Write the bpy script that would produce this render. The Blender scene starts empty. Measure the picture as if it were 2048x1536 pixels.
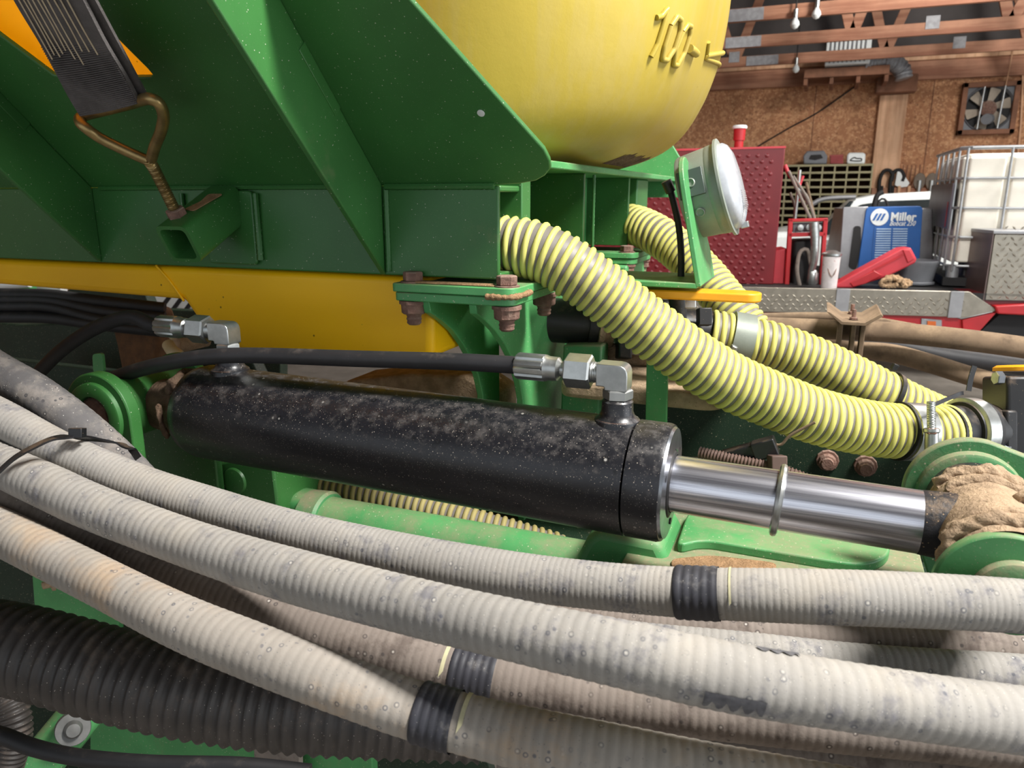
import bpy, bmesh, math, random
import numpy as np
from mathutils import Vector, Matrix
random.seed(7)
rng = np.random.RandomState(5)
PI = math.pi
rad = math.radians
scene = bpy.context.scene
col = scene.collection

# ------------------------------------------------------------------ camera
F = 1500.0
YAW, PIT = rad(22), rad(14)
CAM = np.array([0.0, 0.0, 1.6])
R_ = np.array([math.cos(YAW), math.sin(YAW), 0])
H_ = np.array([-math.sin(YAW), math.cos(YAW), 0])
FW = H_ * math.cos(PIT) + np.array([0, 0, -math.sin(PIT)])
UP = H_ * math.sin(PIT) + np.array([0, 0, math.cos(PIT)])
cd = bpy.data.cameras.new('camera')
cam = bpy.data.objects.new('camera', cd)
col.objects.link(cam)
cam.location = CAM
cam.rotation_euler = (PI / 2 - PIT, 0, YAW)
cd.sensor_width = 36
cd.lens = F / 2048 * 36
cd.clip_start = 0.02
cd.dof.use_dof = True
cd.dof.focus_distance = 1.02
cd.dof.aperture_fstop = 10.0
scene.camera = cam

# ------------------------------------------------------------------ world, lights, exposure
w = bpy.data.worlds.new('world')
scene.world = w
w.use_nodes = True
w.node_tree.nodes['Background'].inputs[0].default_value = (0.86, 0.93, 1.0, 1)
w.node_tree.nodes['Background'].inputs[1].default_value = 0.82


def area(name, loc, target, size, size_y, power, color=(1, 1, 1)):
    l = bpy.data.lights.new(name, 'AREA')
    l.shape = 'RECTANGLE'
    l.size = size
    l.size_y = size_y
    l.energy = power
    l.color = color
    o = bpy.data.objects.new(name, l)
    col.objects.link(o)
    o.location = loc
    d = Vector(target) - Vector(loc)
    o.rotation_euler = d.to_track_quat('-Z', 'Y').to_euler()
    return o


area('door_daylight', (5.6, 0.6, 2.1), (-0.5, 1.2, 1.4), 4.4, 3.4, 130, (0.94, 0.97, 1.0))
area('unseen_overhead_light', (1.5, 0.7, 3.9), (-0.1, 0.9, 1.2), 0.4, 0.9, 235, (1.0, 0.98, 0.95))
area('unseen_overhead_light', (2.2, 5.2, 3.9), (0.9, 7.0, 1.0), 0.6, 1.6, 240, (1.0, 0.97, 0.93))  # extra unseen light over the truck, for background brightness
area('unseen_overhead_light', (-1.5, 2.7, 3.75), (-1.3, 2.2, 1.0), 0.5, 1.4, 60, (1.0, 0.97, 0.93))  # added unseen light so the orange tank wall glows from behind
vs = scene.view_settings
vs.view_transform = 'Standard'
vs.look = 'None'
vs.gamma = 1
vs.use_curve_mapping = False
vs.exposure = 0.2


# ------------------------------------------------------------------ projection helpers (pixel -> point on a real plane)
def ray(px, py):
    return FW + R_ * (px - 1024) / F - UP * (py - 768) / F


def D(px, py, d):
    return CAM + ray(px, py) * d


def pX(px, py, X):
    r = ray(px, py)
    return CAM + r * (X / r[0])


def pY(px, py, Y):
    r = ray(px, py)
    return CAM + r * (Y / r[1])


def pZ(px, py, Z):
    r = ray(px, py)
    return CAM + r * ((Z - CAM[2]) / r[2])


def pP(px, py, p0, n):
    r = ray(px, py)
    n = np.array(n, float)
    return CAM + r * (((np.array(p0, float) - CAM) @ n) / (r @ n))


V = lambda *a: np.array(a, float)


def unit(v):
    v = np.array(v, float)
    return v / max(1e-9, np.linalg.norm(v))


# ------------------------------------------------------------------ mesh collector
class M:
    def __init__(s):
        s.v = []
        s.f = []

    def add(s, verts, faces):
        b = len(s.v)
        s.v += [tuple(map(float, x)) for x in verts]
        s.f += [tuple(i + b for i in f) for f in faces]
        return s

    def box(s, lo, hi, rot=None, piv=None):
        x0, y0, z0 = lo
        x1, y1, z1 = hi
        vv = [V(*p) for p in ((x0, y0, z0), (x1, y0, z0), (x1, y1, z0), (x0, y1, z0), (x0, y0, z1), (x1, y0, z1), (x1, y1, z1), (x0, y1, z1))]
        if rot is not None:
            piv = V(*piv) if piv is not None else sum(vv) / 8
            m = np.array(rot)
            vv = [m @ (p - piv) + piv for p in vv]
        return s.add(vv, [(0, 3, 2, 1), (4, 5, 6, 7), (0, 1, 5, 4), (1, 2, 6, 5), (2, 3, 7, 6), (3, 0, 4, 7)])

    def obox(s, c, ax, ay, az):
        """box about c with half-vectors"""
        c, ax, ay, az = map(lambda q: np.array(q, float), (c, ax, ay, az))
        vv = [c + i * ax + j * ay + k * az for k in (-1, 1) for (i, j) in ((-1, -1), (1, -1), (1, 1), (-1, 1))]
        return s.add(vv, [(0, 3, 2, 1), (4, 5, 6, 7), (0, 1, 5, 4), (1, 2, 6, 5), (2, 3, 7, 6), (3, 0, 4, 7)])

    def prism(s, pts, vec):
        n = len(pts)
        vec = np.array(vec, float)
        a = [np.array(p, float) for p in pts]
        b = [p + vec for p in a]
        fs = [tuple(range(n))[::-1], tuple(range(n, 2 * n))]
        fs += [(i, (i + 1) % n, n + (i + 1) % n, n + i) for i in range(n)]
        return s.add(a + b, fs)

    def lathe(s, o, axis, prof, seg=32, x0=None, cap0=True, cap1=True, a0=0.0, a1=2 * PI):
        o = np.array(o, float)
        ax = unit(axis)
        x = np.array(x0, float) if x0 is not None else (V(0, 0, 1) if abs(ax[2]) < .9 else V(1, 0, 0))
        x = unit(x - ax * (x @ ax))
        y = np.cross(ax, x)
        full = abs(a1 - a0 - 2 * PI) < 1e-6
        n = seg if full else seg + 1
        vv = []
        for t, r in prof:
            for k in range(n):
                a = a0 + (a1 - a0) * k / seg
                vv.append(o + ax * t + (x * math.cos(a) + y * math.sin(a)) * r)
        fs = []
        for i in range(len(prof) - 1):
            for k in range(seg):
                k2 = (k + 1) % n if full else k + 1
                fs.append((i * n + k, i * n + k2, (i + 1) * n + k2, (i + 1) * n + k))
        if full:
            if cap0:
                fs.append(tuple(range(n))[::-1])
            if cap1:
                b = (len(prof) - 1) * n
                fs.append(tuple(range(b, b + n)))
        return s.add(vv, fs)

    def cyl(s, p, q, r, seg=24, r2=None):
        p, q = np.array(p, float), np.array(q, float)
        L = np.linalg.norm(q - p)
        return s.lathe(p, q - p, [(0, r), (L, r if r2 is None else r2)], seg)

    def hexa(s, p, q, af, x0=None):
        p, q = np.array(p, float), np.array(q, float)
        L = np.linalg.norm(q - p)
        R = af / math.sqrt(3)
        c = af * .06
        return s.lathe(p, q - p, [(0, R - c), (c, R), (L - c, R), (L, R - c)], 6, x0)

    def tube(s, path, r, seg=20, step=None, caps=True, smoothpath=True):
        P, T, N, B, S = frames(path, step if step else 0.012, smoothpath)
        rr = [r(x) if callable(r) else r for x in S]
        vv = []
        ca = [(math.cos(2 * PI * k / seg), math.sin(2 * PI * k / seg)) for k in range(seg)]
        for i in range(len(P)):
            for c, sn in ca:
                vv.append(P[i] + (N[i] * c + B[i] * sn) * rr[i])
        fs = []
        for i in range(len(P) - 1):
            for k in range(seg):
                k2 = (k + 1) % seg
                fs.append((i * seg + k, i * seg + k2, (i + 1) * seg + k2, (i + 1) * seg + k))
        if caps:
            fs.append(tuple(range(seg))[::-1])
            b = (len(P) - 1) * seg
            fs.append(tuple(range(b, b + seg)))
        return s.add(vv, fs)

    def helix(s, path, Rr, pitch, r, spt=34, n=8, squash=1.0, wide=1.0):
        P, T, N, B, S = frames(path, 0.004, True)
        L = S[-1]
        m = int(L / pitch * spt)
        vv = []
        for i in range(m + 1):
            t = i / spt * pitch
            t = min(t, L - 1e-6)
            j = min(int(np.searchsorted(S, t)), len(S) - 1)
            j = max(j, 1)
            f = (t - S[j - 1]) / max(1e-9, S[j] - S[j - 1])
            p = P[j - 1] * (1 - f) + P[j] * f
            nn = unit(N[j - 1] * (1 - f) + N[j] * f)
            tt = unit(T[j - 1] * (1 - f) + T[j] * f)
            bb = np.cross(tt, nn)
            a = 2 * PI * i / spt
            rd = nn * math.cos(a) + bb * math.sin(a)
            for k in range(n):
                b = 2 * PI * k / n
                vv.append(p + rd * (Rr + r * squash * math.cos(b)) + tt * (r * wide * math.sin(b)))
        fs = []
        for i in range(m):
            for k in range(n):
                k2 = (k + 1) % n
                fs.append((i * n + k, i * n + k2, (i + 1) * n + k2, (i + 1) * n + k))
        fs.append(tuple(range(n))[::-1])
        fs.append(tuple(range(m * n, m * n + n)))
        return s.add(vv, fs)


def catmull(pts, sub=24):
    pts = [np.array(p, float) for p in pts]
    if len(pts) < 3:
        return [pts[0] + (pts[-1] - pts[0]) * t for t in np.linspace(0, 1, 8)]
    ext = [2 * pts[0] - pts[1]] + pts + [2 * pts[-1] - pts[-2]]
    out = []
    for i in range(1, len(ext) - 2):
        p0, p1, p2, p3 = ext[i - 1:i + 3]
        for k in range(sub):
            t = k / sub
            out.append(.5 * ((2 * p1) + (-p0 + p2) * t + (2 * p0 - 5 * p1 + 4 * p2 - p3) * t * t + (-p0 + 3 * p1 - 3 * p2 + p3) * t ** 3))
    out.append(pts[-1])
    return out


def frames(path, step, smoothpath=True):
    c = np.array(catmull(path) if smoothpath else [np.array(p, float) for p in path])
    if smoothpath:
        seg = np.linalg.norm(np.diff(c, axis=0), axis=1)
        cs = np.concatenate([[0], np.cumsum(seg)])
        n = max(2, int(round(cs[-1] / step)))
        s = np.linspace(0, cs[-1], n + 1)
        P = np.stack([np.interp(s, cs, c[:, k]) for k in range(3)], 1)
    else:
        P = c
    T = np.gradient(P, axis=0)
    T /= np.linalg.norm(T, axis=1)[:, None] + 1e-12
    S = np.concatenate([[0], np.cumsum(np.linalg.norm(np.diff(P, axis=0), axis=1))])
    N = np.zeros_like(P)
    ref = V(0, 0, 1) if abs(T[0][2]) < .9 else V(1, 0, 0)
    N[0] = unit(ref - T[0] * (ref @ T[0]))
    for i in range(1, len(P)):
        q = N[i - 1] - T[i] * (N[i - 1] @ T[i])
        N[i] = unit(q)
    B = np.cross(T, N)
    return P, T, N, B, S


def subpath(path, a, b, step=0.004):
    """piece of a smoothed path between arc fractions a..b (in metres)"""
    P, T, N, B, S = frames(path, step)
    return [P[i] for i in range(len(P)) if a <= S[i] <= b]


def wloc(o):
    return np.array(o.get('_w', (0, 0, 0)))


LOC = {}


def thing(name, label, cat, loc=(0, 0, 0), group=None, kind=None):
    o = bpy.data.objects.new(name, None)
    col.objects.link(o)
    o.location = loc
    o.empty_display_size = .05
    LOC[o] = np.array(loc, float)
    tag(o, label, cat, group, kind)
    return o


def tag(o, label=None, cat=None, group=None, kind=None):
    if label:
        o['label'] = label
    if cat:
        o['category'] = cat
    if group:
        o['group'] = group
    if kind:
        o['kind'] = kind
    return o


def O(name, m, mt, parent=None, label=None, cat=None, group=None, kind=None, bevel=0, seg=2, smooth=38, subsurf=0):
    vs = np.array(m.v, float)
    if parent is not None:
        org = LOC[parent]
    else:
        lo, hi = vs.min(0), vs.max(0)
        org = V((lo[0] + hi[0]) / 2, (lo[1] + hi[1]) / 2, lo[2])
    me = bpy.data.meshes.new(name)
    me.from_pydata((vs - org).tolist(), [], m.f)
    me.validate()
    if smooth:
        me.polygons.foreach_set('use_smooth', [True] * len(me.polygons))
        me.set_sharp_from_angle(angle=rad(smooth))
    me.materials.append(mt)
    o = bpy.data.objects.new(name, me)
    col.objects.link(o)
    if parent is not None:
        o.parent = parent
        LOC[o] = org
    else:
        o.location = org
        LOC[o] = org
    if bevel:
        b = o.modifiers.new('bevel', 'BEVEL')
        b.width = bevel
        b.segments = seg
        b.limit_method = 'ANGLE'
        b.angle_limit = rad(40)
        b.harden_normals = False
    if subsurf:
        b = o.modifiers.new('sub', 'SUBSURF')
        b.levels = b.render_levels = subsurf
    tag(o, label, cat, group, kind)
    return o


def copy_obj(o, parent=None, delta=(0, 0, 0)):
    c = o.copy()
    col.objects.link(c)
    c.parent = parent
    c.location = Vector(o.location) + Vector(delta)
    LOC[c] = LOC[o] + np.array(delta)
    return c


def rpoly(pts, r, n=5):
    """round the corners of a planar 3-D polygon"""
    pts = [np.array(p, float) for p in pts]
    out = []
    N = len(pts)
    for i in range(N):
        p, a, b = pts[i], pts[i - 1], pts[(i + 1) % N]
        rr = r[i] if isinstance(r, (list, tuple)) else r
        da, db = a - p, b - p
        la, lb = np.linalg.norm(da), np.linalg.norm(db)
        q = min(rr, la * .48, lb * .48)
        if q <= 1e-6:
            out.append(p)
            continue
        pa, pb = p + da / la * q, p + db / lb * q
        for k in range(n + 1):
            t = k / n
            out.append((1 - t) ** 2 * pa + 2 * t * (1 - t) * p + t * t * pb)
    return out


# ------------------------------------------------------------------ materials
def lin(c):
    return tuple(((x / 255) / 12.92 if x / 255 <= .04045 else ((x / 255 + .055) / 1.055) ** 2.4) for x in c) + (1,)


def mat(name, c, rough=.5, metal=0.0, var=.12, vscale=9, dust=None, specks=None, rings=None, bump=None, aniso=None, spec=.5, trans=0.0, coat=0.0, wear=None, stripes=None, glow=0.0):
    m = bpy.data.materials.new(name)
    m.use_nodes = True
    nt = m.node_tree
    N, L = nt.nodes, nt.links
    bs = N['Principled BSDF']
    tc = N.new('ShaderNodeTexCoord')
    co = tc.outputs['Object']

    def noise(scale, detail=4, rough_=.6, vec=None):
        n = N.new('ShaderNodeTexNoise')
        n.inputs['Scale'].default_value = scale
        n.inputs['Detail'].default_value = detail
        n.inputs['Roughness'].default_value = rough_
        L.new(vec if vec is not None else co, n.inputs['Vector'])
        return n.outputs['Fac']

    def ramp(x, a, b, lo=0.0, hi=1.0):
        r = N.new('ShaderNodeMapRange')
        r.interpolation_type = 'SMOOTHSTEP'
        r.inputs[1].default_value = a
        r.inputs[2].default_value = b
        r.inputs[3].default_value = lo
        r.inputs[4].default_value = hi
        L.new(x, r.inputs[0])
        return r.outputs[0]

    def math_(op, x, y):
        n = N.new('ShaderNodeMath')
        n.operation = op
        for i, q in enumerate((x, y)):
            if isinstance(q, (int, float)):
                n.inputs[i].default_value = q
            else:
                L.new(q, n.inputs[i])
        return n.outputs[0]

    def mix(f, a, b):
        n = N.new('ShaderNodeMix')
        n.data_type = 'RGBA'
        if isinstance(f, (int, float)):
            n.inputs[0].default_value = f
        else:
            L.new(f, n.inputs[0])
        for i, q in ((6, a), (7, b)):
            if isinstance(q, tuple):
                n.inputs[i].default_value = q
            else:
                L.new(q, n.inputs[i])
        return n.outputs[2]

    base = lin(c)
    dark = tuple(x * (1 - var) for x in base[:3]) + (1,)
    lite = tuple(min(1, x * (1 + var)) for x in base[:3]) + (1,)
    color = mix(ramp(noise(vscale), .3, .7), dark, lite)
    rgh = rough
    if stripes:
        # stretched grain along an axis: (scale xyz, colour, amount)
        sc_, sc_col, amt = stripes
        mp = N.new('ShaderNodeMapping')
        mp.inputs['Scale'].default_value = sc_
        L.new(co, mp.inputs['Vector'])
        f = ramp(noise(1.0, 5, .65, mp.outputs[0]), .42, .62, 0, amt)
        color = mix(f, color, lin(sc_col))
    if wear:
        wc, wa, wb, wscale = wear
        f = ramp(noise(wscale, 6, .7), wa, wb)
        color = mix(f, color, lin(wc))
    if rings:
        rc, rscale, amt = rings
        vo = N.new('ShaderNodeTexVoronoi')
        vo.inputs['Scale'].default_value = rscale
        L.new(co, vo.inputs['Vector'])
        d = vo.outputs['Distance']
        r1 = math_('MULTIPLY', ramp(d, .16, .24), ramp(d, .36, .26))
        sel = ramp(vo.outputs['Color'], .45, .62)
        blotch = ramp(noise(rscale * .25), .42, .62)
        f = math_('MULTIPLY', math_('MULTIPLY', r1, sel), math_('MULTIPLY', blotch, amt))
        color = mix(f, color, lin(rc))
        f2 = math_('MULTIPLY', math_('MULTIPLY', ramp(d, .16, .08), sel), math_('MULTIPLY', blotch, amt * .6))
        color = mix(f2, color, lin((225, 220, 210)) if sum(rc) < 380 else lin((20, 20, 22)))
    if specks:
        for (sc_c, s_scale, thr, amt) in (specks if isinstance(specks, list) else [specks]):
            vo = N.new('ShaderNodeTexVoronoi')
            vo.inputs['Scale'].default_value = s_scale
            L.new(co, vo.inputs['Vector'])
            f = ramp(vo.outputs['Distance'], thr, thr * .6, 0, amt)
            sel = ramp(vo.outputs['Color'], .38, .6)
            f = math_('MULTIPLY', f, sel)
            color = mix(f, color, lin(sc_c))
    if dust:
        dc, amt, dscale, upw = dust
        ge = N.new('ShaderNodeNewGeometry')
        sx = N.new('ShaderNodeSeparateXYZ')
        L.new(ge.outputs['Normal'], sx.inputs[0])
        up = ramp(sx.outputs['Z'], -.2, .95, 0, upw)
        nn = noise(dscale, 7, .7)
        f = ramp(math_('ADD', nn, up), .62 - amt * .3, .86 - amt * .2, 0, min(1, .35 + amt))
        fine = ramp(noise(dscale * 14, 3, .6), .25, .75, .55, 1)
        f = math_('MULTIPLY', f, fine)
        color = mix(f, color, lin(dc))
        if isinstance(rgh, (int, float)):
            q = N.new('ShaderNodeMapRange')
            q.inputs[3].default_value = rgh
            q.inputs[4].default_value = .92
            L.new(f, q.inputs[0])
            L.new(q.outputs[0], bs.inputs['Roughness'])
        if metal:
            q = N.new('ShaderNodeMapRange')
            q.inputs[3].default_value = metal
            q.inputs[4].default_value = 0
            L.new(f, q.inputs[0])
            L.new(q.outputs[0], bs.inputs['Metallic'])
    L.new(color, bs.inputs['Base Color'])
    if not dust:
        bs.inputs['Roughness'].default_value = rough
        bs.inputs['Metallic'].default_value = metal
    bs.inputs['Specular IOR Level'].default_value = spec
    if trans:
        bs.inputs['Transmission Weight'].default_value = trans
    if coat:
        bs.inputs['Coat Weight'].default_value = coat
        bs.inputs['Coat Roughness'].default_value = .15
    if glow:
        tr = N.new('ShaderNodeBsdfTranslucent')
        mx = N.new('ShaderNodeMixShader')
        mx.inputs[0].default_value = glow
        L.new(color, tr.inputs[0])
        L.new(bs.outputs[0], mx.inputs[1])
        L.new(tr.outputs[0], mx.inputs[2])
        L.new(mx.outputs[0], N['Material Output'].inputs[0])
    if bump:
        strength, bscale = bump
        b = N.new('ShaderNodeBump')
        b.inputs['Strength'].default_value = strength
        b.inputs['Distance'].default_value = .01
        L.new(noise(bscale, 6, .65), b.inputs['Height'])
        L.new(b.outputs[0], bs.inputs['Normal'])
    return m


def emit(name, c, s):
    m = bpy.data.materials.new(name)
    m.use_nodes = True
    b = m.node_tree.nodes['Principled BSDF']
    b.inputs['Base Color'].default_value = lin(c)
    b.inputs['Emission Color'].default_value = lin(c)
    b.inputs['Emission Strength'].default_value = s
    return m


DUST = (150, 126, 104)
PALE = (176, 166, 152)
m_green = mat('green_paint', (50, 102, 48), .42, 0, .10, 6, dust=(DUST, .05, 7, .06), specks=[((186, 186, 168), 150, .13, .8), ((150, 146, 130), 330, .15, .45)], bump=(.03, 60))
m_greend_lit = mat('lit_dusty_green_paint', (76, 146, 86), .44, 0, .12, 8, dust=(DUST, .20, 11, .22), specks=[((186, 184, 156), 150, .17, .85), ((160, 150, 130), 330, .2, .6)], bump=(.05, 80))  # green lightened past the plain paint: light on lit parts, plus real dust
m_greenm_lit = mat('lit_muddy_green_paint', (70, 134, 84), .45, 0, .12, 8, dust=(DUST, .42, 9, .26), specks=[((186, 184, 156), 150, .2, .85), ((160, 150, 130), 330, .22, .6)], bump=(.1, 90))  # same lightened green for lit parts, under heavier dust
m_yellow = mat('yellow_tank_plastic', (174, 152, 60), .42, 0, .06, 3, specks=[((120, 96, 40), 17, .04, .7)], stripes=((26, 26, 3), (176, 156, 92), .35), bump=(.05, 45), spec=.35)
m_orange = mat('orange_tank_plastic', (255, 190, 10), .42, 0, .06, 3, specks=[((90, 60, 10), 26, .06, .8), ((110, 76, 20), 70, .05, .6)], bump=(.04, 40), spec=.35)
m_orthin = mat('thin_orange_tank_plastic', (255, 204, 60), .42, 0, .05, 3, specks=[((90, 60, 10), 26, .06, .8)], spec=.35, glow=.5)
m_web = mat('webbing', (98, 93, 92), .9, 0, .2, 40, stripes=((1, 1, 1), (90, 84, 80), .4), bump=(.6, 700))
m_thread = mat('webbing_thread', (176, 160, 136), .9, 0, .1, 60)
m_hook = mat('yellow_zinc_steel', (150, 128, 84), .36, .8, .25, 30, dust=((96, 76, 56), .1, 20, .05))
m_rustnut = mat('rusted_steel', (120, 90, 78), .85, .1, .3, 60, dust=((160, 138, 122), .4, 40, .2), bump=(.4, 300))
m_mud = mat('dried_mud', (172, 148, 122), .95, 0, .22, 40, specks=[((104, 78, 56), 160, .2, .5)], bump=(.7, 170), spec=.1)
m_cyl = mat('black_cylinder_paint', (27, 27, 31), .34, 0, .2, 8, rings=((12, 12, 14), 70, .8), dust=((104, 98, 94), .12, 70, .16), specks=[((160, 150, 138), 210, .17, .8), ((140, 132, 124), 430, .2, .7)], bump=(.04, 60))
m_black = mat('black_plastic', (22, 22, 24), .45, 0, .2, 12, dust=((132, 108, 84), .16, 22, .14), specks=[((160, 140, 110), 210, .1, .6)])
m_rubber = mat('black_hose_rubber', (30, 29, 31), .6, 0, .2, 20, dust=((112, 100, 90), .04, 24, .1), specks=[((150, 140, 130), 240, .07, .6)])
m_chrome = mat('chrome_rod', (222, 222, 230), .27, .95, .05, 5, stripes=((2, 260, 260), (168, 168, 178), .8), specks=[((216, 208, 196), 160, .07, .7)])
m_steel = mat('zinc_steel', (176, 178, 176), .34, .9, .14, 40, dust=((140, 132, 120), .05, 30, .05))
m_steelp = mat('machined_steel', (150, 154, 160), .28, .95, .15, 60, specks=[((70, 66, 62), 160, .12, .6)])
m_yrib = mat('yellow_hose_rib', (198, 193, 106), .48, 0, .06, 10, dust=((190, 176, 120), .03, 16, .05), specks=[((150, 128, 60), 150, .05, .5)], spec=.4)
m_yweb = mat('grey_hose_wall', (112, 106, 100), .5, 0, .15, 20, specks=[((190, 186, 176), 200, .08, .5)])
m_grey = mat('dusty_grey_hose', (146, 142, 136), .85, 0, .10, 14, rings=((84, 86, 94), 118, .75), wear=((116, 114, 116), .52, .70, 30), dust=((170, 161, 147), .15, 6, .14), specks=[((96, 96, 100), 230, .16, .6), ((206, 200, 188), 300, .15, .5)], bump=(.10, 240), spec=.2)
m_greyt = mat('tan_stained_hose', (150, 143, 134), .85, 0, .10, 14, rings=((84, 86, 94), 118, .75), wear=((166, 146, 124), .48, .72, 9), dust=((174, 164, 148), .12, 6, .12), specks=[((96, 96, 100), 230, .16, .6)], bump=(.10, 240), spec=.2)
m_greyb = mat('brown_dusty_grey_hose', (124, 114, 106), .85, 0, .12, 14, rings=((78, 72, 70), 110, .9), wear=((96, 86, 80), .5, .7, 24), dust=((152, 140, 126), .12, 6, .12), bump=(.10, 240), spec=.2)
m_greyd = mat('dark_grey_hose', (92, 90, 90), .85, 0, .16, 14, rings=((60, 60, 64), 105, .9), wear=((128, 122, 116), .45, .7, 26), dust=((140, 134, 126), .14, 20, .12), specks=[((190, 186, 178), 190, .16, .7)], bump=(.10, 240), spec=.2)
m_band = mat('bare_hose_rubber', (48, 48, 54), .6, 0, .2, 40, dust=((150, 146, 140), .1, 60, .1), specks=[((176, 172, 166), 230, .1, .8)])
m_worn = mat('worn_dark_rubber', (84, 83, 86), .8, 0, .3, 120, dust=((150, 146, 140), .25, 90, .1))
m_bandy = mat('yellow_hose_mark', (186, 180, 144), .8, 0, .1, 60)
m_corr = mat('black_corrugated_plastic', (58, 53, 50), .5, 0, .25, 18, dust=((122, 106, 92), .22, 34, .10), specks=[((170, 162, 152), 210, .15, .8)])
m_brown = mat('brown_dusty_pipe', (116, 98, 80), .9, 0, .15, 16, wear=((92, 78, 64), .5, .68, 14), dust=((164, 140, 112), .14, 12, .24), bump=(.1, 160), spec=.15)
m_handle = mat('orange_handle_plastic', (228, 156, 20), .45, 0, .06, 14, dust=((170, 140, 90), .04, 20, .08))
m_lamp = mat('grey_lamp_housing', (128, 134, 124), .5, .2, .06, 30, specks=[((160, 164, 154), 300, .2, .3)], bump=(.05, 400))
m_lampd = mat('dark_lamp_plate', (70, 80, 74), .5, .2, .06, 30)
m_lens = mat('clear_lamp_lens', (196, 200, 206), .15, 0, .06, 60, spec=.7, trans=.35, dust=((206, 190, 160), .1, 30, .05))
m_mudd = mat('dark_dried_mud', (112, 92, 76), .95, 0, .25, 40, bump=(.7, 150), spec=.1)
m_dull = mat('dull_dusty_steel', (104, 104, 102), .5, .5, .2, 30, dust=((140, 132, 122), .1, 30, .05))
m_shadegreen = mat('shade_dark_dusty_frame_paint', (24, 46, 30), .55, 0, .2, 8, dust=((96, 82, 66), .06, 14, .04), specks=[((176, 166, 140), 150, .17, .8), ((140, 130, 110), 330, .2, .6)])  # shade on the recessed frame parts put into this green, plus dust
m_lensflat = None
m_dustyellow = mat('dust_heap', (168, 134, 100), .95, 0, .2, 60, bump=(.8, 220), spec=.1)


# ================================================================== SETTING: the shop
m_osb = mat('particle_board', (168, 116, 80), .8, 0, .16, 2.2, wear=((200, 150, 108), .46, .60, 22), specks=[((112, 70, 42), 26, .36, .6), ((232, 190, 150), 34, .30, .5)])
m_wood = mat('truss_timber', (164, 118, 92), .75, 0, .2, 3, stripes=((.8, 14, 14), (118, 66, 44), .6))
m_woodp = mat('pale_timber', (224, 180, 144), .8, 0, .14, 3, stripes=((14, 14, .8), (170, 120, 84), .5))
m_woodd = mat('weathered_timber', (128, 88, 66), .85, 0, .25, 6)
m_conc = mat('concrete_floor', (140, 133, 124), .9, 0, .2, 3)
m_roof = mat('roof_sheet', (70, 64, 62), .7, 0, .2, 2)
m_galv = mat('galvanised_plate', (150, 150, 152), .5, .5, .15, 30, bump=(.4, 300))
m_white = mat('daylight_white', (206, 208, 206), .6, 0, .05, 3)  # white standing in for daylight seen past the machine

fl = M().box((-9, -6, -.1), (7, 10.2, 0))
O('floor', fl, m_conc, kind='structure', label='dark concrete shop floor', smooth=0)
wb = M().box((-9, 10.0, 0), (7, 10.12, 3.05))
wall_back = O('wall_back', wb, m_osb, kind='structure', label='orange particle board back wall of the shop', smooth=0)
O('top_board', M().box((-9, 9.93, 2.86), (7, 10.0, 3.06)), m_wood, wall_back, label='timber top plate', bevel=.008)
O('ledger_board', M().box((-9, 9.9, 3.06), (7, 10.0, 3.14)), m_woodp, wall_back, bevel=.008)
O('wall_left', M().box((-9.1, -6, 0), (-9, 10.2, 3.1)), m_osb, kind='structure', label='particle board side wall', smooth=0)
# panel joints of the wall (narrow proud battens too fine to read; a groove shows as a dark line)
for X in (-2.6, -.2, 1.02, 2.6):
    O('panel_joint', M().box((X - .004, 9.994, .0), (X + .004, 10.001, 2.86)), m_woodd, wall_back, smooth=0)
rf = M().prism([V(-9.2, -6, 3.2), V(-9.2, 10.3, 3.2), V(-1, 10.3, 5.6), V(-1, -6, 5.6)], (0, 0, .05))
rf.prism([V(-1, -6, 5.6), V(-1, 10.3, 5.6), V(7.2, 10.3, 3.2), V(7.2, -6, 3.2)], (0, 0, .05))
O('gable_sheet', M().prism([V(-9.1, 10.06, 3.05), V(7.1, 10.06, 3.05), V(7.1, 10.06, 3.25), V(-1, 10.06, 5.62), V(-9.1, 10.06, 3.25)], (0, .06, 0)), m_roof, wall_back, smooth=0)
O('ceiling', rf, m_roof, kind='structure', label='dark roof sheets above the trusses', smooth=0)
# wall posts
for k, (px0, px1) in enumerate(((1737, 1792),)):
    a, b = pY(px0, 390, 9.99), pY(px1, 390, 9.99)
    O('trim_1', M().box((a[0], 9.93, 0), (b[0], 10.0, 2.72)), m_woodp, kind='structure', label='pale boxed timber post on the back wall', bevel=.01)
    O('trim_2', M().box((a[0] - .06, 9.72, 2.72), (b[0] + .06, 9.92, 2.9)), m_woodd, kind='structure', label='short weathered timber cap above the wall post', bevel=.012)

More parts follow.
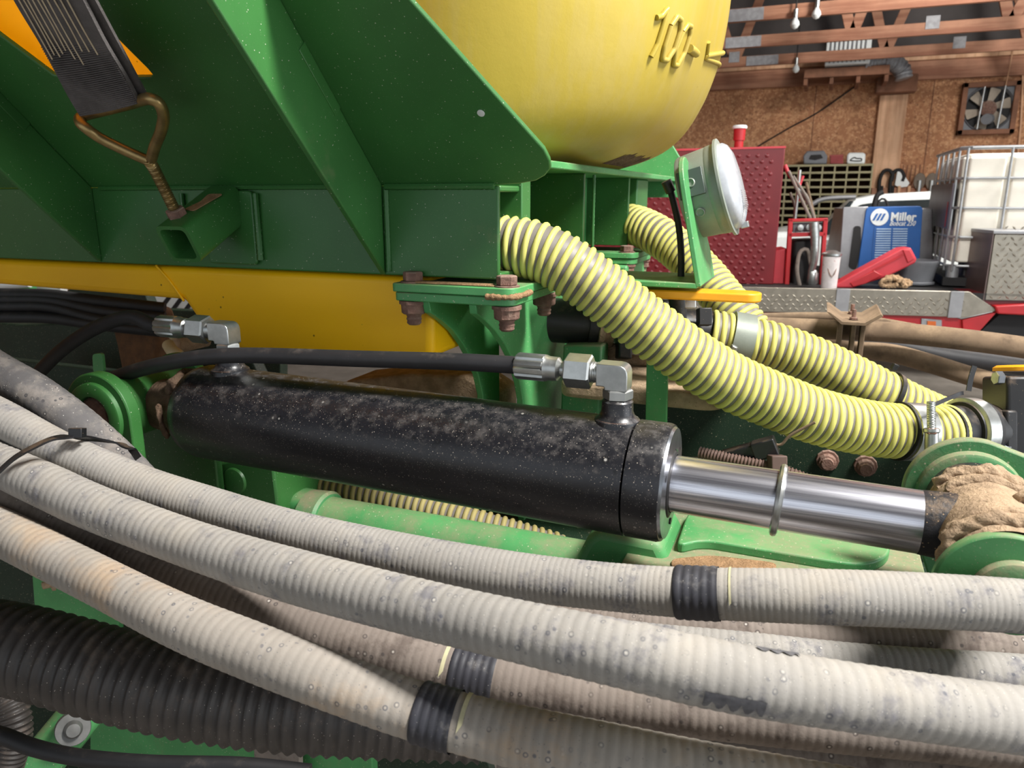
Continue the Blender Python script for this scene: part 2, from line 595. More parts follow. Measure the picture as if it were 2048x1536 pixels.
# ---- trusses: bottom chord, webs, metal plates; each truss is one thing
def truss(Y, zc, name_label, chord_h, shift, group):
    t = thing('roof_truss', name_label, 'truss', (-1, Y, zc), group)
    O('bottom_chord', M().box((-8.9, Y - .02, zc), (6.9, Y + .02, zc + chord_h)), m_wood, t, bevel=.004)
    zt = lambda x: 3.15 + 2.4 * (1 - abs(x + 1) / 8.2)
    for sgn in (-1, 1):
        a, b = V(-1 + sgn * 7.9, Y, 3.15), V(-1, Y, 5.5)
        d = unit(b - a)
        n = unit(np.cross(d, V(0, 1, 0)))
        O('top_chord', M().obox((a + b) / 2, d * np.linalg.norm(b - a) / 2, V(0, .02, 0), n * .06), m_wood, t, bevel=.004)
    xs = [x + shift for x in (-7.4, -6.2, -5.0, -3.9, -2.9, -2.0, -1.15, -.35, .35, 1.0, 1.6, 2.3, 3.1, 4.2)]
    for i in range(len(xs) - 1):
        x0, x1 = xs[i], xs[i + 1]
        up0 = i % 2 == 0
        a = V(x0, Y + .045, zc + .05 if up0 else min(zt(x0), 5.3))
        b = V(x1, Y + .045, min(zt(x1), 5.3) if up0 else zc + .05)
        d = unit(b - a)
        n = unit(np.cross(d, V(0, 1, 0)))
        O('web', M().obox((a + b) / 2, d * np.linalg.norm(b - a) / 2, V(0, .019, 0), n * .045), m_wood, t, bevel=.004)
        # a vertical post near each panel point
    for x in xs[::3]:
        pz = M().box((x - .055, Y - .026, zc + chord_h * .45), (x + .055, Y - .02, zc + chord_h + .05))
        O('nail_plate', pz, m_galv, t, smooth=0)
    px = M().box((-.95 + shift * .3, Y - .026, zc + .004), (-.62 + shift * .3, Y - .02, zc + chord_h - .005))
    O('splice_plate', px, m_galv, t, smooth=0)
    return t


def zat(px, py, Y):
    return pY(px, py, Y)[2]


g_tr = 'timber roof trusses over the shop'
# chord centre heights read off the photograph at px 1740
TR = [(9.1, 108, 'timber roof truss nearest the back wall'), (8.1, 67, 'second timber roof truss from the back wall'), (7.1, 10, 'third timber roof truss from the back wall')]
for i, (Y, py, lb) in enumerate(TR):
    z = zat(1740, py, Y)
    truss(Y, z - .05, lb, .105, (.1, -.25, .05)[i], g_tr)
truss(6.1, zat(1740, -70, 6.1) - .05, 'fourth timber roof truss, at the very top of the picture', .105, .2, g_tr)


# ================================================================== THE MACHINE
fr = thing('planter_frame', 'green steel planter frame with sloping panel, gussets and bolted pads', 'frame', (-.9, 1.2, 1.0))
W_ = .008
bw = M().box((-2.3, 1.0, 1.484), (-.425, 1.009, 1.616))
bw.box((-2.3, 1.009, 1.484), (-.425, 1.12, 1.493)).box((-2.3, 1.009, 1.607), (-.425, 1.12, 1.616))
O('front_beam', bw, m_green, fr, bevel=.0025)
# sloping panel (plane Y + z = 2.616), overhangs towards the camera
PN = (0, 1, 1)
PP = (0, 1.0, 1.616)
q = lambda x, y: pP(x, y, PP, PN)
pan = [V(-2.3, 1.0, 1.616), V(-.43, 1.0, 1.616)] + [q(*a) for a in ((1040, 368), (1072, 362), (1090, 352), (1101, 338), (1099, 322), (1088, 300), (820, 0), (745, -84))]
pan += [q(*a) for a in ((60, -100), (120, -36), (295, 138), (305, 150), (300, 155), (135, 157), (105, 150), (0, 72), (-150, -42), (-420, -240))]
e = pan[-1]
pan += [V(-2.3, e[1], e[2])]
O('sloping_panel', M().prism(pan, V(0, 1, 1) / math.sqrt(2) * .008), m_green, fr, bevel=.002)

hp_ = q(962, 226)
O('light_hole_disc', M().lathe(hp_, (0, -1, -1), [(0, .005), (.001, .005), (.0015, .003)], 16), m_white, fr)  # pale disc painted as light showing through a hole in the panel


def gusset(X, th=.01, top=.42):
    # from the foot of the beam up along the panel; outer edge 0.16 in front of the panel
    p = [V(X, 1.0, 1.484), V(X, 1.0, 1.616), V(X, 1.0 - top, 1.616 + top), V(X, .994 - .02 - top * .9 + .0, 1.484 + .02 + top * .9)]
    m = M().prism(p, (-th, 0, 0))
    o = O('gusset', m, m_green, fr, bevel=.002)
    # slot tabs along the panel joint, slightly proud
    for a, b in ((.10, .17), (.235, .30)):
        t = M().prism([V(X + .0015, 1.0 - a, 1.616 + a), V(X + .0015, 1.0 - b, 1.616 + b), V(X + .0015, 1.0 - b - .012, 1.616 + b - .012), V(X + .0015, 1.0 - a - .012, 1.616 + a - .012)], (-th - .003, 0, 0))
        O('slot_tab', t, m_green, o, bevel=.001)
    return o


for X in (-.612, -1.21):
    gusset(X)


def weld(pts, r=.005, parent=None, m=None):
    n = lambda s: r * (1 + .12 * math.sin(s * 700))
    return O('weld_bead', M().tube(pts, n, 8, .004), m or m_green, parent or fr)


weld([V(-.606, .998, 1.49), V(-.606, .998, 1.61)], .004)
weld([V(-.606, .998, 1.615), V(-.43, .998, 1.615)], .005)
weld([V(-1.19, .998, 1.615), V(-.625, .998, 1.615)], .004)
# receiver tube, square, axis tilted up into the beam
ra = unit((0, 1, .52))
rz = unit((0, -.52, 1))
rc = pY(357, 489, .885)
hs = .031
m = M()
ring = lambda o_, h: rpoly([o_ + V(-h, 0, 0) - rz * h, o_ + V(h, 0, 0) - rz * h, o_ + V(h, 0, 0) + rz * h, o_ + V(-h, 0, 0) + rz * h], h * .4, 4)
A, B = ring(rc, hs), ring(rc, hs - .006)
C_, D_ = [p + ra * .13 for p in A], [p + ra * .10 for p in B]
n = len(A)
fs = []
for i in range(n):
    j = (i + 1) % n
    fs += [(i, j, n + j, n + i), (i, 2 * n + i, 2 * n + j, j), (n + i, n + j, 3 * n + j, 3 * n + i)]
m.add(A + B + C_ + D_, fs)
rt = O('receiver_tube', m, m_green, fr, smooth=30)
# weld plate where the tube meets the beam
c2 = rc + ra * .105
O('mounting_pad', M().prism(rpoly([V(c2[0] - .045, .997, 1.492), V(c2[0] + .055, .997, 1.492), V(c2[0] + .055, .997, 1.61), V(c2[0] - .045, .997, 1.61)], .008), (0, -.006, 0)), m_green, fr, bevel=.002)
weld([V(-1.0, .995, 1.5), V(-1.0, .995, 1.606)], .004)
weld([V(c2[0] + .06, .995, 1.5), V(c2[0] + .06, .995, 1.606)], .005)
# paint-chip dust patch on the tube top
O('dust_patch', M().prism(rpoly([rc + rz * (hs + .0006) + V(x, 0, 0) + ra * y for x, y in ((-.012, .05), (.012, .045), (.02, .075), (.028, .1), (-.002, .1), (.002, .075))], .006), rz * .0012), m_dustyellow, rt)

# bolted foot pads, legs
def bolt(p, axis, af, h, parent, m_, name='bolt', washer=True, shank=0, x0=None):
    p, ax = np.array(p, float), unit(axis)
    mm = M().hexa(p, p + ax * h, af, x0)
    o = O(name, mm, m_, parent, smooth=20)
    if washer:
        O('washer', M().lathe(p - ax * .003, ax, [(0, af * .72), (.003, af * .72)], 24), m_, o)
    return o


def nutend(p, axis, af, parent, m_):
    """washer + nut + stub of thread below a plate"""
    p, ax = np.array(p, float), unit(axis)
    o = O('nut', M().lathe(p, ax, [(0, af * .66), (.005, af * .66), (.005, af * .58), (.018, af * .56), (.02, af * .5)], 12), m_, parent, smooth=25)
    O('bolt_thread', M().lathe(p + ax * .018, ax, [(0, af * .33), (.004, af * .36), (.007, af * .32), (.010, af * .36), (.013, af * .32), (.016, af * .34), (.019, af * .25)], 16), m_, o)
    return o


def pad(x0, x1, y0, y1, zt, bolts, parent, mt):
    for k, (dz, th) in enumerate(((0, .0125), (-.0135, .0125))):
        s = .003 * k
        poly = rpoly([V(x0 + s, y0 + s, zt + dz), V(x1 - s, y0 + s, zt + dz), V(x1 - s, y1, zt + dz), V(x0 + s, y1, zt + dz)], [.008, .022, .022, .008])
        o = O('pad_plate', M().prism(poly, (0, 0, -th)), mt, parent, bevel=.0015)
    for (bx, by) in bolts:
        bolt((bx, by, zt + .002), (0, 0, 1), .026, .014, parent, m_rustnut, x0=(1, .3, 0))
        nutend((bx, by, zt - .027), (0, 0, -1), .033, parent, m_rustnut)
    return o


a = pY(790, 566, .968)
b = pY(1034, 586, .968)
pad(-.585, -.388, .968, 1.17, 1.476, ((-.56, .99), (-.408, .99), (-.408, 1.15)), fr, m_greend_lit)
pad(-.60, -.385, 1.70, 1.90, 1.476, ((-.41, 1.72), (-.41, 1.88)), fr, m_greend_lit)
O('dust_ridge', M().tube([V(-.43, .966, 1.4635), V(-.405, .966, 1.4635), V(-.391, .972, 1.464), V(-.387, .99, 1.464), V(-.387, 1.03, 1.4645)], lambda s: .0042 + .0006 * math.sin(s * 160) + .0005 * math.sin(s * 711), 10, .002), m_dustyellow, fr)
O('dust_layer', M().prism(rpoly([V(-.55, .975, 1.4763), V(-.42, .975, 1.4763), V(-.43, .998, 1.4763), V(-.56, .998, 1.4763)], .006), (0, 0, .0022)), m_dustyellow, fr, bevel=.001)


def legplate(X, px_pts, zbot, Yback, th, mt):
    pts = [pX(a_, b_, X) for a_, b_ in px_pts]
    top = pts[0]
    pts = [V(X, Yback, 1.449)] + [V(X, pts[0][1], 1.449)] + pts[1:] + [V(X, pts[-1][1] + .01, zbot), V(X, Yback, zbot)]
    return O('leg_plate', M().prism(pts, (-th, 0, 0)), mt, fr, bevel=.0015)


legplate(-.452, [(952, 610), (954, 628), (972, 642), (992, 662), (1010, 688), (1026, 720), (1040, 765), (1046, 800)], .95, 1.40, .012, m_greend_lit)
legplate(-.53, [(858, 605), (862, 626), (886, 642), (908, 662), (928, 690), (944, 720), (957, 750), (966, 790)], .95, 1.25, .012, m_greend_lit)
O('leg_back_plate', M().box((-.53, 1.386, .95), (-.463, 1.398, 1.449)), m_greend_lit, fr, bevel=.002)
O('leg_post', M().box((-.56, 1.69, .9), (-.40, 1.9, 1.449)), m_greend_lit, fr, bevel=.006)

# shelf and cross members that carry the yellow tank
sh = M().prism(rpoly([V(-1.6, 1.10, 1.655), V(-.395, 1.10, 1.655), V(-.395, 2.3, 1.655), V(-1.6, 2.3, 1.655)], .03), (0, 0, -.012))
O('shelf_plate', sh, m_greend_lit, fr, bevel=.002)
O('beam_back_wall', M().box((-2.3, 1.08, 1.484), (-.42, 1.117, 1.643)), m_green, fr, bevel=.002)
O('post_flange', M().box((-.62, 1.40, 1.489), (-.42, 1.41, 1.643)), m_green, fr, bevel=.0015)
O('post_flange', M().box((-.62, 1.76, 1.489), (-.42, 1.771, 1.643)), m_green, fr, bevel=.0015)
O('post_web', M().box((-.53, 1.41, 1.489), (-.52, 1.76, 1.643)), m_greend_lit, fr, bevel=.0015)
O('side_web', M().box((-.60, 1.117, 1.489), (-.545, 1.40, 1.643)), m_green, fr, bevel=.0015)
O('rear_beam', M().box((-2.3, 1.85, 1.489), (-.42, 1.97, 1.643)), m_green, fr, bevel=.004)
O('end_plate', M().prism([pY(x, y, 2.25) for x, y in ((1190, 395), (1380, 395), (1378, 345), (1338, 278), (1240, 250))], (0, .012, 0)), m_greend_lit, fr, bevel=.002)
weld([V(-.545 + .145, 1.398, 1.5), V(-.40, 1.398, 1.64)], .003)

# ---- orange tank: sloping wall behind the panel, hopper below the beam
ot = thing('orange_seed_tank', 'orange plastic tank showing behind the green panel and below the beam', 'tank', (-1.2, 1.3, 1.3))
up_ = M().prism([V(-2.4, 1.045, 1.62), V(-.70, 1.045, 1.62), V(-.70, .50, 2.17), V(-2.4, .50, 2.17)], V(0, .004, .004))
O('sloping_wall', up_, m_orthin, ot)
Yo = 1.02
pts = [(-160, 480), (864, 526), (864, 718), (800, 718), (700, 716), (500, 706), (462, 700), (430, 690), (412, 668), (366, 600), (-160, 556)]
hpp = [pY(x, y, Yo) for x, y in pts]
hpp[0][2] = hpp[1][2] = 1.481
hp = M().prism(hpp, (0, .62, 0))
O('hopper', hp, m_orange, ot, bevel=.012, seg=4, smooth=45)
O('mould_seam', M().tube([pY(312, 531, Yo - .001), pY(340, 562, Yo - .001), pY(368, 602, Yo - .001)], .0022, 8), m_orange, ot)

# ---- yellow tank
yt = thing('yellow_seed_tank', 'large yellow moulded plastic tank standing on the green shelf', 'tank', (-1.0, 1.45, 1.66))
ZP = [1.6555, 1.662, 1.675, 1.70, 1.74, 1.80, 1.87, 1.95, 2.03, 2.12, 2.55]
XP = [-.425, -.385, -.350, -.308, -.274, -.244, -.222, -.211, -.206, -.203, -.200]

ZF = np.linspace(ZP[0], ZP[-1], 310)
XF = np.interp(ZF, ZP, XP)
for _ in range(60):
    XF[1:-1] = (XF[:-2] + 2 * XF[1:-1] + XF[2:]) / 4


def tank_pt(u, z, off=0.0):
    """point on the tank skin; u runs along the section from the front, round the rear corner. (x, y, normal)"""
    xr = float(np.interp(z, ZF, XF))
    rcn = .30
    rfn = .34
    yb = 1.90 + .35 * (xr + .40)
    ys = 1.07 + rfn
    side = yb - rcn - ys
    if u < 0:
        a_ = -u / rfn
        if a_ <= PI / 2:
            nr = V(math.cos(a_), -math.sin(a_), 0)
            p = V(xr - rfn, ys, z) + nr * rfn
        else:
            nr = V(0, -1, 0)
            p = V(xr - rfn + (u + rfn * PI / 2), 1.07, z)
    elif u <= side:
        p = V(xr, ys + u, z)
        nr = V(1, 0, 0)
    else:
        a_ = (u - side) / rcn
        if a_ <= PI / 2:
            c_ = V(xr - rcn, yb - rcn, z)
            nr = V(math.cos(a_), math.sin(a_), 0)
            p = c_ + nr * rcn
        else:
            nr = V(0, 1, 0)
            p = V(xr - rcn - (u - side - rcn * PI / 2), yb, z)
    return p + nr * off, nr


m = M()
us = list(np.linspace(-.80, -.56, 4)) + list(np.linspace(-.534, .20, 40)) + list(np.linspace(.22, .70, 30)) + list(np.linspace(.74, 1.1, 6))
zs = list(np.interp(np.linspace(0, 10, 41), range(11), ZP))
g = [[tank_pt(u, z)[0] for u in us] for z in zs]
nu = len(us)
vv = [p for r in g for p in r]
m.add(vv, [(i * nu + j, i * nu + j + 1, (i + 1) * nu + j + 1, (i + 1) * nu + j) for i in range(len(zs) - 1) for j in range(nu - 1)])
# close it with front wall, inner wall, floor and roof
xb = [p for p in g[0]]
b0 = len(m.v)
m.v += [(-1.05, 1.5, ZP[0]), (-1.05, 1.5, ZP[-1])]
m.f += [tuple(range(nu))[::-1] + (b0,), tuple((len(zs) - 1) * nu + j for j in range(nu)) + (b0 + 1,)]
m.f += [(b0, b0 + 1) + tuple(i * nu for i in range(len(zs)))[::-1]]
m.f += [(b0 + 1, b0) + tuple(i * nu + nu - 1 for i in range(len(zs)))]
O('tank_body', m, m_yellow, yt, smooth=60)


def relief(name, pts2, r, parent, m_=None):
    """stroke of moulded lettering: pts2 = (u, z) points on the tank skin"""
    P3 = [tank_pt(u, z, r * .45)[0] for u, z in pts2]
    return O(name, M().tube(P3, r, 10, .003), m_ or m_yellow, parent)


def uv_of(px, py):
    best = None
    for z in np.linspace(1.72, 2.1, 130):
        for u in np.linspace(-.5, .5, 201):
            v = tank_pt(u, z)[0] - CAM
            d = v @ FW
            e_ = (1024 + F * (v @ R_) / d - px) ** 2 + (768 - F * (v @ UP) / d - py) ** 2
            if best is None or e_ < best[0]:
                best = (e_, u, z)
    return best[1:]


def stroke(name, pxs, r=.0045, closed=False):
    pts2 = [uv_of(*a_) for a_ in pxs]
    if closed:
        pts2.append(pts2[0])
    fine = []
    for a_, b_ in zip(pts2[:-1], pts2[1:]):
        fine += [(a_[0] * (1 - t) + b_[0] * t, a_[1] * (1 - t) + b_[1] * t) for t in np.linspace(0, 1, 5)[:-1]]
    return relief(name, fine + [pts2[-1]], r, yt)


scf = M()
zz_ = [1.662, 1.668, 1.674, 1.679]
uu = np.linspace(.04, .26, 24)
gv = [[tank_pt(u, z + (.004 * (k % 2) if z > 1.676 else 0) * math.sin(u * 90), .0012)[0] for k, u in enumerate(uu)] for z in zz_]
scf.add([p for r in gv for p in r], [(i * 24 + j, i * 24 + j + 1, (i + 1) * 24 + j + 1, (i + 1) * 24 + j) for i in range(3) for j in range(23)])
O('scuff_patch', scf, m_mudd, yt)
stroke('raised_digit', [(1312, 38), (1322, 32), (1331, 20), (1322, 62), (1311, 90), (1301, 112)])
stroke('raised_digit', [(1342, 52), (1353, 35), (1361, 40), (1358, 62), (1346, 98), (1332, 122), (1324, 118), (1328, 92)], closed=True)
stroke('raised_digit', [(1362, 66), (1372, 50), (1379, 54), (1377, 72), (1366, 104), (1352, 132), (1345, 128), (1350, 100)], closed=True)
stroke('raised_dash', [(1376, 98), (1388, 108)], .007)
stroke('raised_mark', [(1398, 92), (1402, 104), (1410, 112)], .005)
stroke('raised_mark', [(1416, 84), (1410, 118), (1402, 140), (1400, 160)], .004)

# ================================================================== STRAP AND HOOK
sp = lambda x, y, k=2.505: pP(x, y, (0, 1.0, k - 1.0), PN)
SN = unit((0, 1, 1))
st = thing('tie_down_strap', 'grey webbing strap with a forked threaded hook bolt, hooked to the square tube', 'strap', sp(220, 215))
L0, L1 = sp(160, 233), sp(6, -40)
R0, R1 = sp(278, 207), sp(142, -40)
m = M()
rows = 60
vv = []
for i in range(rows + 1):
    t = i / rows
    for j in range(13):
        s_ = j / 12
        p = (L0 * (1 - t) + L1 * t) * (1 - s_) + (R0 * (1 - t) + R1 * t) * s_
        wob = .0012 * math.sin(t * 9 + s_ * 3)
        vv.append(p - SN * (wob + .0016 * math.sin(s_ * PI)))
top = vv
bot = [p + SN * .005 for p in vv]
nn = len(top)
fs = []
for i in range(rows):
    for j in range(12):
        k = i * 13 + j
        fs.append((k, k + 1, k + 14, k + 13))
        fs.append((nn + k, nn + k + 13, nn + k + 14, nn + k + 1))
for i in range(rows):
    for j in (0, 12):
        k = i * 13 + j
        fs.append((k, k + 13, nn + k + 13, nn + k))
for j in range(12):
    fs.append((j, j + 1, nn + j + 1, nn + j))
m.add(top + bot, fs)
wbg = O('webbing', m, m_web, st, smooth=60)
# cross weave ridges at the lower, bare part
rid = M()
for i in range(34):
    t = .01 + i * .0165
    a = L0 * (1 - t) + L1 * t
    b = R0 * (1 - t) + R1 * t
    a, b = a * .985 + b * .015, a * .015 + b * .985
    rid.tube([a - SN * .0008, (a + b) / 2 - SN * .0022, b - SN * .0008], .0008, 5, .02)
O('weave_ridges', rid, m_web, wbg, kind='stuff')
# second layer, folded back behind
O('folded_layer', M().prism([L0 + SN * .012, R0 + SN * .012 + (R0 - L0) * .05, R1 + SN * .010 + (R0 - L0) * .07, L1 + SN * .010 + (R0 - L0) * .04], SN * .004), m_web, st)
for i, s_ in enumerate((.10, .17, .24, .31, .38, .45, .53, .62, .72, .82)):
    t0 = (.47, .50, .48, .50, .52, .45, .40, .50, .49, .46)[i]
    a = (L0 * (1 - t0) + L1 * t0) * (1 - s_) + (R0 * (1 - t0) + R1 * t0) * s_ - SN * .0026
    b = L1 * (1 - s_) + R1 * s_ - SN * .0026
    O('stitch_line', M().tube([a, a * .6 + b * .4 + (R0 - L0) * .012 * math.sin(i * 2), b], .0010, 6, .01), m_thread, wbg)
hk = [sp(283, 202), sp(300, 198), sp(318, 207), sp(327, 232), sp(322, 262), sp(310, 292), sp(303, 318)]
hk = [p - SN * (.0) for p in hk]
rodp = sp(352, 425, 2.475)
bar = lambda x, y: sp(x, y, 2.535)
hpath = [sp(*a_) for a_ in ((298, 322), (275, 312), (240, 296), (200, 276), (174, 258))] + [sp(160, 244, 2.515), bar(166, 232), bar(215, 219), bar(262, 207)] + [sp(283, 200, 2.515)] + hk[1:]
hook = O('hook_bolt', M().tube(hpath, .0078, 16, .004), m_hook, st)
def thread(s):
    return .0082 + .0007 * math.sin(s * 2 * PI / .0032)
O('threaded_shank', M().tube([sp(296, 318), sp(312, 345), rodp], thread, 16, .0006), m_hook, hook)
dv = unit(rodp - sp(312, 345))
O('hook_nut', M().hexa(rodp - dv * .006, rodp + dv * .012, .026), m_rustnut, hook, smooth=20)
O('rust_lump', M().lathe(rodp + dv * .008, dv, [(0, .017), (.004, .019), (.010, .018), (.014, .012)], 14), m_mud, hook)

# ================================================================== HYDRAULIC CYLINDER
CY = .84
A = V(-.862, CY, 1.2862)
B = V(-.1375, CY, 1.2725)
ax = unit(B - A)
Lc = np.linalg.norm(B - A)
cy = thing('hydraulic_cylinder', 'black hydraulic cylinder with a chrome rod, lying across the frame', 'cylinder', (-.4, CY, 1.2))
RC = .0705
O('barrel', M().lathe(A, ax, [(0, .048), (.004, .057), (.014, .066), (.03, RC), (Lc - .045, RC)], 72), m_cyl, cy, smooth=50)
O('gland', M().lathe(A + ax * (Lc - .0435), ax, [(0, RC - .002), (.001, RC), (.036, RC), (.041, RC - .0015), (.0425, .06)], 72), m_cyl, cy)
O('gland_face', M().lathe(B, ax, [(-.003, RC - .003), (.001, RC - .005), (.002, .041), (-.003, .039)], 72), m_steelp, cy)
for a_ in (.6, 2.7, 4.8):
    u_ = V(0, math.cos(a_), math.sin(a_))
    O('gland_hole', M().lathe(B + u_ * .05, ax, [(.0005, .004), (.0022, .004)], 12), m_black, cy)
O('rod_wiper', M().lathe(B, ax, [(-.002, .041), (.003, .038), (.004, .0345)], 64, cap1=False), m_rubber, cy)
E_ = pY(1836, 1056, CY)
E_ = A + ax * ((E_ - A) @ ax)
Rr = .0335
O('rod', M().lathe(B, ax, [(0, Rr), (np.linalg.norm(E_ - B), Rr)], 72), m_chrome, cy)
sr = pY(1556, 1010, CY)
sr = A + ax * ((sr - A) @ ax)
tor = M()
axt = unit(ax + V(0, 0, -.06))
xx = unit(np.cross(axt, V(0, 0, 1)))
yy = np.cross(axt, xx)
ang = np.linspace(0, 2 * PI, 49)[:-1]
pr = [sr + (xx * math.cos(t) + yy * math.sin(t)) * (Rr + .0035) for t in ang]
tv, tf = [], []
for i, t in enumerate(ang):
    rd = xx * math.cos(t) + yy * math.sin(t)
    for k in range(8):
        b_ = 2 * PI * k / 8
        tv.append(pr[i] + rd * .0042 * math.cos(b_) + axt * .0042 * math.sin(b_))
for i in range(48):
    for k in range(8):
        tf.append((i * 8 + k, i * 8 + (k + 1) % 8, ((i + 1) % 48) * 8 + (k + 1) % 8, ((i + 1) % 48) * 8 + k))
O('snap_ring', tor.add(tv, tf), m_steel, cy)
# rod eye
PX_, PZ_ = .187, 1.262
m_cylmud = mat('black_paint_under_dust', (30, 30, 34), .5, 0, .2, 14, dust=((168, 140, 110), .10, 60, .16), specks=[((170, 144, 112), 230, .22, .8)], bump=(.2, 160))
O('rod_end', M().lathe(E_, ax, [(0, Rr), (.002, Rr + .0005), (.03, Rr + .002), (.05, Rr + .006), (.075, Rr + .006)], 48), m_cylmud, cy)
bossr = .047
m = M().lathe(V(PX_, .748, PZ_), (0, 1, 0), [(0, bossr - .006), (.01, bossr), (.1, bossr + .003), (.19, bossr), (.2, bossr - .004)], 48)
O('rod_eye', m, m_cylmud, cy)


def lumps(name, base_pts, r, parent, mt, n=5, seed=1, amp=.45):
    """bumpy mud bead along a path"""
    rs = np.random.RandomState(seed)
    ph = rs.rand(8) * 6.28
    P, T, N, B_, S = frames(base_pts, .0035)
    sg = 18
    vv, fs = [], []
    for i in range(len(P)):
        for k in range(sg):
            a_ = 2 * PI * k / sg
            rr = r * (1 + amp * (.4 * math.sin(S[i] * 190 + ph[0] + 2 * a_) + .3 * math.sin(S[i] * 420 + ph[1] - 3 * a_) + .3 * math.sin(S[i] * 90 + ph[2] + a_)) + .25 * (rs.rand() - .5))
            if i in (0, len(P) - 1):
                rr *= .3
            vv.append(P[i] + (N[i] * math.cos(a_) + B_[i] * math.sin(a_)) * rr)
    for i in range(len(P) - 1):
        for k in range(sg):
            fs.append((i * sg + k, i * sg + (k + 1) % sg, (i + 1) * sg + (k + 1) % sg, (i + 1) * sg + k))
    fs.append(tuple(range(sg))[::-1])
    fs.append(tuple(range((len(P) - 1) * sg, len(P) * sg)))
    return O(name, M().add(vv, fs), mt, parent, smooth=70)


def arc(cx, cz, r, y, a0, a1, n=9, dy=0):
    return [V(cx + r * math.cos(t), y + dy * (t - a0), cz + r * math.sin(t)) for t in np.linspace(a0, a1, n)]


lumps('mud_crust', arc(PX_, PZ_, .049, .90, rad(150), rad(20)), .0085, cy, m_mud, seed=3)
lumps('mud_crust', arc(PX_, PZ_, .050, .868, rad(140), rad(5)), .0065, cy, m_mud, seed=4)
lumps('mud_crust', arc(PX_, PZ_, .050, .762, rad(185), rad(20)), .0085, cy, m_mud, seed=5)
lumps('mud_crust', arc(PX_, PZ_, .048, .785, rad(170), rad(60)), .006, cy, m_mud, seed=6)
lumps('mud_crust', arc(PX_, PZ_, .052, .83, rad(75), rad(40)), .009, cy, m_mud, seed=8, amp=.7)
O('mud_skin', M().lathe(V(PX_, .742, PZ_), (0, 1, 0), [(0, .048), (.03, .0505), (.09, .0515), (.15, .0505), (.175, .048)], 40, x0=(0, 0, 1), a0=-1.35, a1=1.2), m_mud, cy)
# base eye: cross tube between the ears
BX, BZ = -.962, 1.2865
O('base_eye', M().lathe(V(BX, .776, BZ), (0, 1, 0), [(0, .046), (.128, .046)], 48), m_green, cy)
O('base_neck', M().lathe(A - ax * .06, ax, [(0, .04), (.04, .043), (.065, .048)], 40), m_mudd, cy)
lumps('mud_crust', [A + V(-.012, -.035, .03), A + V(-.014, -.015, .05), A + V(-.016, .02, .052)], .007, cy, m_mudd, seed=9)
lumps('mud_crust', [A + V(-.016, -.052, .02), A + V(-.010, -.055, -.01), A + V(-.012, -.045, -.035)], .004, cy, m_mudd, seed=11)
# ports


def port(px, py_foot, zt):
    c = pY(px, py_foot, CY)
    f = A + ax * ((c - A) @ ax)
    p = V(f[0], CY, f[2])
    m = M().lathe(p + V(0, 0, RC - .012), (0, 0, 1), [(0, .03), (.012, .027), (.016, .0215), (.022, .019), (zt, .0185), (zt + .002, .0165)], 32)
    o = O('port_boss', m, m_cyl, cy)
    O('weld_rust', M().lathe(p + V(0, 0, RC - .010), (0, 0, 1), [(0, .0285), (.006, .0275), (.0115, .0255)], 32, x0=(0, -1, 0), a0=-.9, a1=.7), m_rustnut, o)
    return p + V(0, 0, RC - .012 + zt + .002)


pt1 = port(1236, 840, .034)
pt2 = port(462, 740, .036)


def hyd_hose(label, p, path, rh=.0110):
    """elbow fitting rising from the port and turning to -X, crimped ferrule and rubber hose"""
    t = thing('hydraulic_hose', label, 'hose', p, 'hydraulic hoses on the black cylinder')
    zc = .030
    c = p + V(0, 0, zc)
    O('hex_nut', M().hexa(p, p + V(0, 0, .013), .031, (1, .2, 0)), m_steel, t, smooth=20)
    el = M()
    el.lathe(p + V(0, 0, .013), (0, 0, 1), [(0, .0125), (.004, .0125)], 24)
    el.prism(rpoly([c + V(-.024, -.0135, -.0135), c + V(-.0135, -.0135, -.0135), c + V(-.0135, -.0135, -.018), c + V(.0135, -.0135, -.018), c + V(.0135, -.0135, .0135), c + V(-.024, -.0135, .0135)], [0, .002, .002, .003, .013, 0], 5), V(0, .027, 0))
    O('elbow', el, m_steel, t, bevel=.003, seg=3, smooth=45)
    th = M().lathe(c + V(-.024, 0, 0), (-1, 0, 0), [(0, .012)] + [(.0015 * k, .0128 if k % 2 else .0118) for k in range(1, 6)] + [(.008, .012)], 24)
    O('thread', th, m_steel, t)
    O('swivel_nut', M().hexa(c + V(-.032, 0, 0), c + V(-.064, 0, 0), .036, (0, .25, 1)), m_steel, t, smooth=20)
    O('stem', M().lathe(c + V(-.064, 0, 0), (-1, 0, 0), [(0, .010), (.006, .009), (.010, .0145), (.022, .0150), (.026, .0165)], 24), m_steel, t)
    fe = M()
    seg = 40
    prof = [(.09, .0158), (.0915, .0166), (.125, .0166), (.1275, .0155), (.1275, .009)]
    vv, fs = [], []
    for tt, r in prof:
        for k in range(seg):
            a_ = 2 * PI * k / seg
            rr = r * (1.0 if k % 4 < 3 else .89) if r > .012 else r
            vv.append(c + V(-tt, rr * math.cos(a_), rr * math.sin(a_)))
    for i in range(len(prof) - 1):
        for k in range(seg):
            fs.append((i * seg + k, i * seg + (k + 1) % seg, (i + 1) * seg + (k + 1) % seg, (i + 1) * seg + k))
    O('ferrule', fe.add(vv, fs), m_steel, t, smooth=25)
    O('rubber_hose', M().tube([c + V(-.12, 0, 0), c + V(-.145, 0, 0)] + path, rh, 24, .008), m_rubber, t)
    return t


